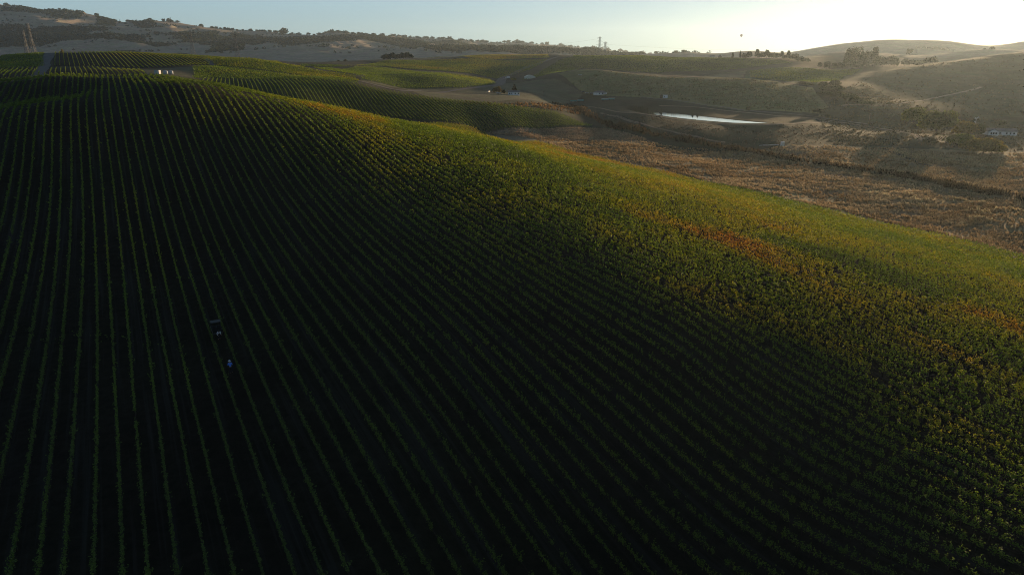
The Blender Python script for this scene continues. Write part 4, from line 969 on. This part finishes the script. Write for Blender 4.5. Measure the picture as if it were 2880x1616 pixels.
def roof_gable(mb, x0, x1, y0, y1, z, rise, over=.4, mi=0, axis=0):
    t = .14
    if axis == 0:
        ym = (y0 + y1) / 2; mb.prism([(y0 - over, z - .1), (ym, z + rise), (y1 + over, z - .1), (y1 + over, z - .1 + t), (ym, z + rise + t), (y0 - over, z - .1 + t)], 0, x0 - over, x1 + over, mi)
    else:
        xm = (x0 + x1) / 2; mb.prism([(x0 - over, z - .1), (xm, z + rise), (x1 + over, z - .1), (x1 + over, z - .1 + t), (xm, z + rise + t), (x0 - over, z - .1 + t)], 1, y0 - over, y1 + over, mi)
def site(name, px, py, rz, label, cat, D=None, group=None):
    P = place_at(px, py, D); r = empty(name, P, math.radians(rz)); tag(r, label, cat, group); return r, depth(P) / FPX
# pale barn, gable end towards us
b, k = site('barn', 1490, 221, 4, 'pale sheet metal barn with a low wide gable beyond the farm track', 'barn'); W = 28 * k; hw = 4.2 * k; rs = 4.6 * k
m = MB(); m.prism([(-W / 2, -.6), (W / 2, -.6), (W / 2, hw), (W * .2, hw + rs * .86), (0, hw + rs), (-W * .2, hw + rs * .86), (-W / 2, hw)], 1, -12, 12); m.build('wall', M_CREAM, b)
m = MB()
for s in (-1, 1): m.prism([(0, hw + rs + .05), (s * W * .2, hw + rs * .86 + .05), (s * (W / 2 + .3), hw - .05), (s * (W / 2 + .3), hw + .12), (s * W * .2, hw + rs * .86 + .2), (0, hw + rs + .2)], 1, -12.3, 12.3)
m.build('roof', M_CREAM, b)
m = MB(); m.box(-2.4, 2.4, -12.12, -12.01, -.2, 3.2); m.build('door', M_CREAM, b)
# white farmhouse
b, k = site('farmhouse', 1445, 267, 2, 'small white farmhouse with low roof in front of the black green conifer', 'house'); W = 31 * k; h = 7.6 * k; dp = 7.5
m = MB(); m.box(-W / 2, W / 2, -dp / 2, dp / 2, -.6, h); m.build('wall', M_WHITE, b)
m = MB(); roof_gable(m, -W / 2, W / 2, -dp / 2, dp / 2, h, 1.5, .35); rf = m.build('roof', M_ROOFG, b)
m = MB(); m.box(-W * .36, -W * .29, .4, 1.0, h + .6, h + 2.2); m.build('chimney', M_BEAM, rf)
for fx, dr in ((-.41, 0), (-.25, 0), (-.135, 1), (.12, 0), (.30, 1), (.41, 0)): window_part(b, fx * W, -dp / 2, .1 if dr else .9, 1.0 if dr else .95, 2.05 if dr else 1.15, bool(dr))
# long ranch house and carport
b, k = site('ranch_house', 1683, 266, -4, 'long low white ranch house with grey hip roof at the foot of the grass hill', 'house'); W = 46 * k; h = 5.5 * k; dp = 9
m = MB(); m.box(-W * .30, W / 2, -dp / 2, dp / 2, -.6, h); m.build('wall', M_WHITE, b)
m = MB(); z = h - .05; x0, x1, y0, y1 = -W * .32, W * .52, -dp / 2 - .5, dp / 2 + .5; rz_ = h + 4.6 * k
m.add([(x0, y0, z), (x1, y0, z), (x1, y1, z), (x0, y1, z), (x0 + 4.2, 0, rz_), (x1 - 4.2, 0, rz_)], [(0, 3, 2, 1), (0, 1, 5, 4), (1, 2, 5), (2, 3, 4, 5), (3, 0, 4)]); m.build('roof', M_ROOFG, b)
m = MB(); m.box(-W * .52, -W * .325, -dp / 2, dp / 2, h - .3, h - .12)
for px_ in (-.51, -.42, -.335):
    for sy in (-1, 1): m.box(px_ * W - .09, px_ * W + .09, sy * dp / 2 * .95 - .09, sy * dp / 2 * .95 + .09, -.4, h - .3)
m.build('carport', M_BEAM, b)
window_part(b, W * .25, -dp / 2, .8, 1.6, 1.3); window_part(b, W * .38, -dp / 2, .9, 1.0, 1.1); window_part(b, W * .05, -dp / 2, .9, 1.3, 1.1); window_part(b, -W * .14, -dp / 2, 0.05, 1.0, 2.0, True)
# white house at the right
b, k = site('white_house', 2808, 379, -12, 'white single storey house with grey roof among trees at the right edge', 'house'); W = 76 * k; h = 10.5 * k; dp = 9
m = MB(); m.box(-W / 2, W / 2, -dp / 2, dp / 2, -.8, h); m.prism([(-W * .48, -.8), (-W * .16, -.8), (-W * .16, h - .1), (-W * .32, h + 1.7), (-W * .48, h - .1)], 1, -dp / 2 - 2.6, -dp / 2 + .5); m.build('wall', M_WHITE, b)
m = MB(); roof_gable(m, -W / 2, W / 2, -dp / 2, dp / 2, h, 1.9, .45); roof_gable(m, -W * .48, -W * .16, -dp / 2 - 2.6, 0, h, 1.8, .35, 0, 1); m.build('roof', M_ROOFG, b)
for fx in (-.40, -.32, -.24): window_part(b, fx * W, -dp / 2 - 2.6, .9, 1.1, 1.3)
for fx, dr in ((-.06, 0), (.05, 1), (.16, 0), (.28, 0), (.40, 0)): window_part(b, fx * W, -dp / 2, .05 if dr else .9, 1.1, 2.1 if dr else 1.2, bool(dr))
# mast with pale heads
b, k = site('mast', 2736, 381, 0, 'tall thin mast with white heads rising above the trees by the white house', 'mast'); H_ = (381 - 336) * k
m = MB(); m.bar((0, 0, -.3), (0, 0, H_), .14, .08, 6); m.bar((-.9, 0, H_ - .1), (1.2, 0, H_ + .3), .06, n=5); m.build('pole', M_BARE, b)
for dx, dz in ((-.8, 0), (1.1, .5), (-.6, -2.4)):
    m = MB(); m.lathe([(.02, 0), (.55, .15), (.62, .6), (.3, .95), (.02, 1.0)], 10, 0, (dx, 0, H_ + dz)); m.build('lamp_head', M_BARE, b)
# white cabin with black tank
b, k = site('cabin', 1871, 276, -6, 'small white cabin on the slope above the pond, beside a black tank', 'cabin'); W = 12 * k; h = 8 * k
m = MB(); m.box(-W / 2, W / 2, -1.5, 1.5, -.5, h); m.build('wall', M_BARE, b); m = MB(); m.box(-W / 2 - .2, W / 2 + .2, -1.75, 1.75, h + .003, h + .16); m.build('roof', M_CREAM, b)
window_part(b, -W * .2, -1.5, .9, .8, .8); window_part(b, W * .25, -1.5, .05, .85, 1.95, True)
b, k = site('water_tank', 1859, 275.5, 0, 'black round tank standing against the left end of the white cabin', 'tank')
m = MB(); r_ = 3.4 * k; m.lathe([(.02, -.4), (r_, -.4), (r_, 7 * k), (r_ * .8, 8 * k), (.02, 8.6 * k)], 18); m.build('shell', M_BLACK, b, True); m = MB(); m.lathe([(.3, 8.4 * k), (.3, 8.9 * k), (.02, 8.9 * k)], 10); m.build('lid', M_BLACK, b)
# white upright cabinet and pipes by the creek
b, k = site('cabinet', 2200, 411, 10, 'white upright cabinet standing alone at the foot of the pond dam', 'cabinet'); W = 7.5 * k; h = 12 * k
m = MB(); m.box(-W / 2, W / 2, -W / 2, W / 2, -.3, h); m.build('body', M_BARE, b); m = MB(); m.box(-W / 2 - .06, W / 2 + .06, -W / 2 - .06, W / 2 + .06, h + .002, h + .12); m.build('roof', M_WHITE, b)
m = MB(); m.box(-W * .38, W * .38, -W / 2 - .05, -W / 2 - .004, .1, h * .93); m.build('door', M_CREAM, b)
for i, (px, py, L, rz) in enumerate([(2144, 410, 4.5, 6), (2156, 409.5, 4.0, -4), (2170, 409, 4.2, 4), (2184, 408, 2.2, -20)]):
    b, k = site('pipe', px, py, rz, ['leftmost white pipe lying on the ground left of the white cabinet', 'white pipe second from the left on the ground by the cabinet', 'white pipe lying third in line towards the white cabinet', 'short bright white pipe nearest to the white cabinet'][i], 'pipe', None, 'white pipes on the ground by the cabinet')
    m = MB(); m.bar((-L / 2, 0, .2), (L / 2, 0, .2), .2, n=10); m.build('tube', M_BARE, b)
    m = MB(); m.bar((L / 2 - .05, 0, .2), (L / 2 + .15, 0, .2), .26, n=10); m.build('collar', M_WHITE, b)
M_TANK = plain('pale_grey_tank', (.36, .38, .40), .5, 0, .08, .8)
# three tanks on the left hilltop
b, k = site('container', 444, 208, -8, 'white box container at the left of three on the hilltop clearing', 'container'); W = 14 * k; h = 9.5 * k
m = MB(); m.box(-W / 2, W / 2, -1.2, 1.2, -.3, h); m.build('body', M_TANK, b); m = MB(); m.box(-W / 2 - .04, W / 2 + .04, -1.24, 1.24, h + .002, h + .09); m.build('roof', M_TANK, b); m = MB(); m.box(W * .12, W * .42, -1.26, -1.205, .05, h * .9); m.build('door', M_CREAM, b)
for i, px in enumerate((466, 481)):
    b, k = site('water_tank', px, 209, 20 * i, ['white domed water tank in the middle of three containers on the hilltop clearing', 'white domed water tank at the right of three containers on the hilltop clearing'][i], 'tank', None, 'white tanks of the hilltop clearing')
    r_ = 6.3 * k; m = MB(); m.lathe([(.02, -.3), (r_, -.3), (r_, 7.5 * k), (r_ * .85, 9 * k), (r_ * .35, 10 * k), (.02, 10.2 * k)], 20); m.build('shell', M_TANK, b, True)
    m = MB(); m.lathe([(.35, 10 * k), (.35, 10 * k + .25), (.02, 10 * k + .25)], 10); m.build('lid', M_CREAM, b)
# flat trailers loaded with bins
def trailer(px, py, rz, top, label, wpx=18):
    b, k = site('farm_trailer', px, py, rz, label, 'trailer', None, 'trailers parked above the gully'); L = wpx * k; w = 2.2
    m = MB(); m.box(-L / 2, L / 2, -w / 2, w / 2, .75, .95); m.bar((L / 2, 0, .8), (L / 2 + 1.2, 0, .55), .07, n=5); m.build('deck', M_BEAM, b)
    m = MB(); m.box(-L / 2 + .1, L / 2 - .1, -w / 2 + .05, w / 2 - .05, .953, 2.1); m.build('bin', M_TEAL, b)
    m = MB(); m.box(-L / 2 + .02, L / 2 - .02, -w / 2 - .05, w / 2 + .05, 2.103, 2.35); m.build('cover', M_BARE if top else M_TEAL, b)
    for sx in (-.3, .3):
        for sy in (-1, 1):
            m = MB(); m.bar((sx * L, sy * (w / 2 - .12), .42), (sx * L, sy * (w / 2 + .14), .42), .42, n=14); m.build('wheel', M_BLACK, b)
trailer(1613, 288, 7, 0, 'teal trailer at the left end of the two by the gully edge'); trailer(1633, 286.5, 5, 0, 'teal trailer standing right behind another by the gully edge')
trailer(1701, 283.5, 6, 1, 'trailer with white cover, left one of the white topped two'); trailer(1720, 282.5, 6, 1, 'trailer with white cover, right one of the white topped two')
# vehicles
PAINT = {'white': plain('white_car_paint', (.70, .71, .72), .3, 0, .05, 1, .5), 'dark': plain('dark_car_paint', (.03, .035, .045), .3, 0, .1, 1, .5), 'silver': plain('silver_car_paint', (.35, .37, .40), .3, .4, .08, 1, .5)}
def car(px, py, rz, col, label, van=False, D=None, group='vehicles parked around the farm'):
    b, k = site('parked_car' if not van else 'box_truck', px, py, rz, label, 'truck' if van else 'car', D, group); L, w = (6.6, 2.2) if van else (4.5, 1.8); pm = PAINT[col]
    m = MB()
    if van: m.box(-L / 2, L / 2 - 2.0, -w / 2, w / 2, .7, 3.1)
    prof = [(-L / 2, .35), (L / 2, .35), (L / 2, .85), (L * .28, 1.0), (-L * .46, 1.02), (-L / 2, .9)] if not van else [(L / 2 - 1.98, .45), (L / 2, .45), (L / 2, 1.2), (L / 2 - .35, 2.2), (L / 2 - 1.98, 2.25)]
    m.prism(prof, 1, -w / 2, w / 2); m.build('body', pm, b)
    m = MB()
    if not van: m.prism([(L * .26, 1.003), (L * .10, 1.48), (-L * .30, 1.5), (-L * .43, 1.02)], 1, -w * .43, w * .43)
    else: m.box(L / 2 - 1.2, L / 2 - .42, -w / 2 - .01, w / 2 + .01, 1.35, 2.0)
    m.build('window', M_DARK, b)
    for sx in (-.32, .32):
        for sy in (-1, 1):
            m = MB(); m.bar((sx * L, sy * (w / 2 - .2), .34), (sx * L, sy * (w / 2 + .02), .34), .34 if not van else .42, n=14); m.build('wheel', M_BLACK, b)
car(1428, 221.5, 200, 'white', 'white box truck parked where the farm track reaches the yard', True)
car(1420, 222, 20, 'silver', 'silver car parked left of the white box truck')
car(1433, 222.5, 10, 'dark', 'dark car parked right of the white box truck')
car(1651, 263.5, 15, 'white', 'white car parked just left of the long ranch house')
car(1641, 260.5, 5, 'dark', 'dark car parked farthest left of the long ranch house')
car(1664, 264, 15, 'silver', 'silver car standing under the carport of the long ranch house')
car(1403, 264, 30, 'white', 'white car parked under the golden tree by the farmhouse')
car(1374, 259, 70, 'white', 'white car standing alone on the bare ground left of the golden tree')
car(1632, 212.5, 0, 'white', 'white car on the shoulder of the grass hill, far from the yard', D=None)
# poles
def pole(px, py, hpx, label, arm=True):
    b, k = site('utility_pole', px, py, 25, label, 'pole', None, 'wooden utility poles'); h = hpx * k
    m = MB(); m.bar((0, 0, -.4), (0, 0, h), .2, .13, 7); m.build('post', M_BEAM, b)
    if arm: m = MB(); m.box(-1.1, 1.1, -.16, -.02, h - .9, h - .72); [m.bar((x, -.09, h - .72), (x, -.09, h - .45), .07, n=5) for x in (-1, 0, 1)]; m.build('crossarm', M_BEAM, b)
pole(1529, 271, 15, 'slim utility pole standing in the pasture right of the farmhouse'); pole(1406, 201, 12, 'slim pole at the edge of the green slope above the truck'); pole(1459, 218, 13, 'slim pole beside the farm track left of the barn')
pole(1829, 269, 19, 'slim pole on the grass hill left of the white cabin'); pole(2047, 296, 14, 'slim pole standing on the grass above the far pond rim'); pole(2443, 345, 26, 'pale slim pole in the pasture left of the round trees')
pole(786, 293, 14, 'thin post standing at the top end of the orange vines', False); pole(2209, 314, 8, 'short white post beside the track end behind the pond', False)
# small skyline structures
b, k = site('water_tower', 1945, 0, 0, 'small pale water tower on legs along the skyline left of a shed', 'tower', 1480); m = MB()
for sx, sy in ((-1, -1), (1, -1), (1, 1), (-1, 1)): m.bar((sx * 2.4, sy * 2.4, -2), (sx * .9, sy * .9, 6), .2, n=5)
m.build('frame', M_CREAM, b); m = MB(); m.lathe([(.02, 5.5), (1.6, 5.6), (1.6, 8), (.02, 9.2)], 14); m.build('drum', M_CREAM, b)
b, k = site('shed', 1997, 0, 5, 'pale flat shed on the skyline between the water tower and a dark gabled hut', 'shed', 1470); m = MB(); m.box(-5, 5, -3, 3, -2, 4.5); m.build('wall', M_CREAM, b); m = MB(); roof_gable(m, -5, 5, -3, 3, 4.5, 1.1); m.build('roof', M_ROOFG, b); m = MB(); m.box(-1.5, 1.5, -3.08, -3.01, -.5, 2.8); m.build('door', M_WHITE, b)
b, k = site('hut', 2018, 0, 0, 'dark steep gabled hut on the skyline right of the pale shed', 'hut', 1460); m = MB(); m.prism([(-3, -2), (3, -2), (3, 3.2), (0, 7), (-3, 3.2)], 1, -4, 4); m.build('wall', M_BEAM, b); m = MB(); roof_gable(m, -3, 3, -4, 4, 3.2, 3.9, .4, 0, 1); m.build('roof', M_ROOFG, b)

# ------------------------------------------------------------------ hot air balloon
M_BAL = plain('dark_balloon_cloth', (.09, .06, .06), .6, 0, .3, .12); M_WICK = plain('wicker', (.12, .08, .05), .9, 0, .3, 3)
d = ray(2085, 102) * 4300; b = empty('hot_air_balloon', (d[0], d[1], d[2] + ZC - 8)); tag(b, 'lone hot air balloon floating in the pale sky above the centre right hills', 'balloon')
R = 8.0; m = MB(); m.lathe([(.02, 12.4 + R * .98)] + [(R * math.sin(a), 12.4 + R * math.cos(a)) for a in np.linspace(.12, 1.75, 12)] + [(R * .80, 7.6), (R * .52, 4.4), (R * .24, 1.6), (R * .2, 1.2)], 24)
for v_i, (x_, y_, z_) in enumerate(m.v):
    a = math.atan2(y_, x_); s_ = 1 + .025 * math.cos(12 * a); m.v[v_i] = (x_ * s_, y_ * s_, z_)
m.build('envelope', M_BAL, b, True)
m = MB(); m.box(-.8, .8, -.6, .6, -2.6, -1.5); m.build('basket', M_WICK, b)
m = MB(); [m.bar((sx * .75, sy * .55, -1.5), (sx * 1.5, sy * 1.5, 1.25), .04, n=4) for sx in (-1, 1) for sy in (-1, 1)]; m.build('rigging', M_WIRE, b)
# ------------------------------------------------------------------ the two workers and their small vehicle between the rows
M_SKIN = plain('skin', (.36, .21, .15), .6, 0, .08, 6); M_HAIR = plain('dark_hair', (.02, .015, .012), .7, 0, .2, 20); M_DENIM = plain('dark_trousers', (.022, .024, .034), .85, 0, .2, 10)
M_BLUE = plain('light_blue_shirt', (.10, .27, .85), .8, 0, .12, 9); M_PALE = plain('white_shirt', (.66, .70, .80), .8, 0, .08, 9); M_HAT = plain('pale_hat', (.60, .62, .66), .8, 0, .1, 10); M_BOOT = plain('boot_leather', (.025, .018, .014), .8, 0, .2, 10)

def skinned(name, joints, bones, mat, parent, root=0, sub=2):
    me = bpy.data.meshes.new(name); me.from_pydata([j[:3] for j in joints], bones, []); o = bpy.data.objects.new(name, me); COL.objects.link(o); o.parent = parent
    sk = o.modifiers.new('skin', 'SKIN'); sk.use_smooth_shade = True
    for v, j in zip(me.skin_vertices[0].data, joints): v.radius = (j[3], j[4] if len(j) > 4 else j[3]); v.use_root = False
    me.skin_vertices[0].data[root].use_root = True
    ss = o.modifiers.new('sub', 'SUBSURF'); ss.levels = sub; ss.render_levels = sub
    me.materials.append(mat); return o

def person(P, rz, shirt, label, bend=0.0, hat=True, reach=.35):
    """standing figure facing -y; bend tips the upper body forward from the hips"""
    root = empty('person', P, rz); tag(root, label, 'person', 'vineyard workers')
    hip = Vector((0, 0, .92)); ca, sa = math.cos(bend), math.sin(bend)
    def up(x, y, z):                                       # upper-body point relative to the hips, tipped forward
        return (hip.x + x, hip.y + y * ca - z * sa, hip.z + z * ca + y * sa)
    J = [(*hip, .13, .10), (*up(0, 0, .18), .125, .10), (*up(0, 0, .38), .15, .105), (*up(0, 0, .52), .10, .085), (*up(0, -.02, .60), .055, .055), (*up(0, -.03, .70), .082, .098), (*up(0, -.03, .80), .072, .088), (*up(0, -.105, .695), .024, .028)]
    Bn = [(0, 1), (1, 2), (2, 3), (3, 4), (4, 5), (5, 6), (5, 7)]
    hands = []
    for s in (-1, 1):
        b = len(J); J += [(s * .10, 0, .86, .085), (s * .12, -.03 + .05 * s, .50, .062), (s * .13, .03 + .08 * s, .10, .042), (s * .13, -.12 + .08 * s, .045, .038)]
        Bn += [(0, b), (b, b + 1), (b + 1, b + 2), (b + 2, b + 3)]
        a = len(J); sh = up(s * .19, 0, .48); el = up(s * .25, -.08, .20); wr = up(s * .20, -.08 - reach * .65, .20 + .02 * s)
        J += [(*sh, .058), (*el, .043), (*wr, .029)]; Bn += [(3, a), (a, a + 1), (a + 1, a + 2)]
        pal = Vector(wr) + Vector((0, -.055, -.01)); J.append((*pal, .034, .018)); Bn.append((a + 2, a + 3))
        for k in range(4):
            f0 = pal + Vector(((k - 1.5) * .019, -.05, 0)); ln = (.065, .078, .072, .056)[k]; q = len(J)
            J += [(*f0, .0085), (*(f0 + Vector((0, -ln * .55, -.012))), .0078), (*(f0 + Vector((0, -ln * .85, -.045))), .0068)]; Bn += [(a + 3, q), (q, q + 1), (q + 1, q + 2)]
        q = len(J); J += [(*(pal + Vector((-s * .035, -.01, .0))), .010), (*(pal + Vector((-s * .052, -.045, -.012))), .008)]; Bn += [(a + 3, q), (q, q + 1)]
    skinned('body', J, Bn, M_SKIN, root)
    # clothing follows the body a little outside it
    S = [(*up(0, 0, -.04), .155, .125), (*up(0, 0, .18), .15, .12), (*up(0, 0, .38), .172, .125), (*up(0, 0, .51), .11, .095)]; SB = [(0, 1), (1, 2), (2, 3)]
    for s in (-1, 1):
        a = len(S); S += [(*up(s * .19, 0, .48), .076), (*up(s * .25, -.08, .20), .058), (*up(s * .205, -.07 - reach * .58, .20), .042)]; SB += [(3, a), (a, a + 1), (a + 1, a + 2)]
    skinned('shirt', S, SB, shirt, root)
    T = [(0, 0, .90, .155, .12)]; TB = []
    for s in (-1, 1):
        a = len(T); T += [(s * .10, 0, .82, .10), (s * .12, -.03 + .05 * s, .50, .078), (s * .13, .03 + .08 * s, .12, .062)]; TB += [(0, a), (a, a + 1), (a + 1, a + 2)]
    skinned('trousers', T, TB, M_DENIM, root)
    for s in (-1, 1):
        skinned('boot', [(s * .13, .05 + .08 * s, .06, .055, .06), (s * .13, -.05 + .08 * s, .045, .05, .045), (s * .13, -.15 + .08 * s, .035, .042, .035)], [(0, 1), (1, 2)], M_BOOT, root, 0, 1)
    hd = Vector(up(0, -.03, .73)); ax = Vector((0, -sa, ca))
    m = MB(); m.lathe([(.02, .175), (.075, .17), (.103, .12), (.106, .045), (.10, .03)] if not hat else [(.02, .20), (.085, .19), (.106, .10), (.110, .05), (.21, .035), (.205, .025), (.10, .03)], 16)
    h = m.build('hat' if hat else 'hair', M_HAT if hat else M_HAIR, root, True); h.location = hd; h.rotation_euler = (bend, 0, 0)
    return root

def utility_vehicle(P, rz):
    """small dark side-by-side cart: bonnet, seats, roof on posts, open load bed"""
    r = empty('utility_cart', P, rz); tag(r, 'small dark utility cart with flat roof standing in the alley between shaded rows', 'cart')
    pm = PAINT['dark']
    m = MB(); m.prism([(-1.4, .45), (1.35, .45), (1.4, .8), (.85, 1.0), (.5, .75), (-.35, .75), (-.38, .98), (-1.4, .98)], 0, -.62, .62) if False else None
    m.prism([(-1.40, .42), (1.32, .42), (1.40, .78), (.82, 1.0), (.50, .72), (-.30, .72), (-1.40, .72)], 1, -.66, .66); m.build('body', pm, r)
    m = MB()
    for a in ((-1.4, -.36, -.66, -.60), (-1.4, -.36, .60, .66), (-1.4, -1.34, -.598, .598), (-.42, -.36, -.598, .598)): m.box(a[0], a[1], a[2], a[3], .722, 1.05)
    m.build('load_bed', M_BLACK, r)
    for s in (-1, 1): m = MB(); m.box(-.22, .24, s * .31 - .24, s * .31 + .24, .722, .90); m.box(-.28, -.20, s * .31 - .24, s * .31 + .24, .722, 1.35); m.build('seat', M_BLACK, r)
    m = MB(); [m.bar((x0, s * .62, z0), (x1, s * .58, 1.86), .03, n=6) for s in (-1, 1) for x0, z0, x1 in ((-.33, 1.05, -.30), (.80, .98, .45))]; m.build('roll_cage', M_BLACK, r)
    m = MB(); m.box(-.45, .58, -.66, .66, 1.862, 1.92); m.build('roof', plain('dull_roof_panel', (.035, .037, .042), .5, 0, .1, 2), r)
    m = MB(); m.bar((.42, -.31, 1.0), (.25, -.31, 1.22), .02, n=5); m.lathe([(.16, -.012), (.19, 0), (.16, .012), (.14, 0), (.16, -.012)], 14, 0, (.24, -.31, 1.23)); m.build('steering_wheel', M_BLACK, r)
    for s in (-1, 1):
        m = MB(); m.lathe([(.02, 0), (.07, .01), (.07, .04), (.02, .05)], 10, 0, (0, 0, 0)); h = m.build('headlight', M_HAT, r); h.location = (1.37, s * .45, .72); h.rotation_euler = (0, math.pi / 2, 0)
        for x in (-.95, .95):
            w_ = empty('wheel', (x, s * .60, .32)); w_.parent = r
            m = MB(); m.bar((0, -.12, 0), (0, .12, 0), .32, n=18); m.build('tyre', M_BLACK, w_); m = MB(); m.bar((0, -.125, 0), (0, .125, 0), .17, n=14); m.build('rim', M_STEEL, w_)
    return r
def alley(px, py):                                         # nearest alley centre to a photo point
    P = hit(px, py); s, t = xy_st(P[0], P[1]); k = round((s + 58) / ROW_W - .5); s2 = -58 + (k + .5) * ROW_W; x, y = st_xy(s2, t); return np.array([x, y, float(ground(x, y))])
PA, PB = alley(608, 956), alley(652, 1048)
print('people', PA, PB, depth(PA), depth(PB))
person(PA, math.radians(40), M_PALE, 'person in a white shirt bending towards the back of the dark utility cart', .75, False, .5)
dv = np.array([-S3, C3]); PC = PA[:2] + dv * 2.0; utility_vehicle((PC[0], PC[1], float(ground(PC[0], PC[1])) + .02), math.radians(120))
person(PB, math.radians(205), M_BLUE, 'person in a light blue shirt and pale hat walking behind the cart', .06, True, .25)
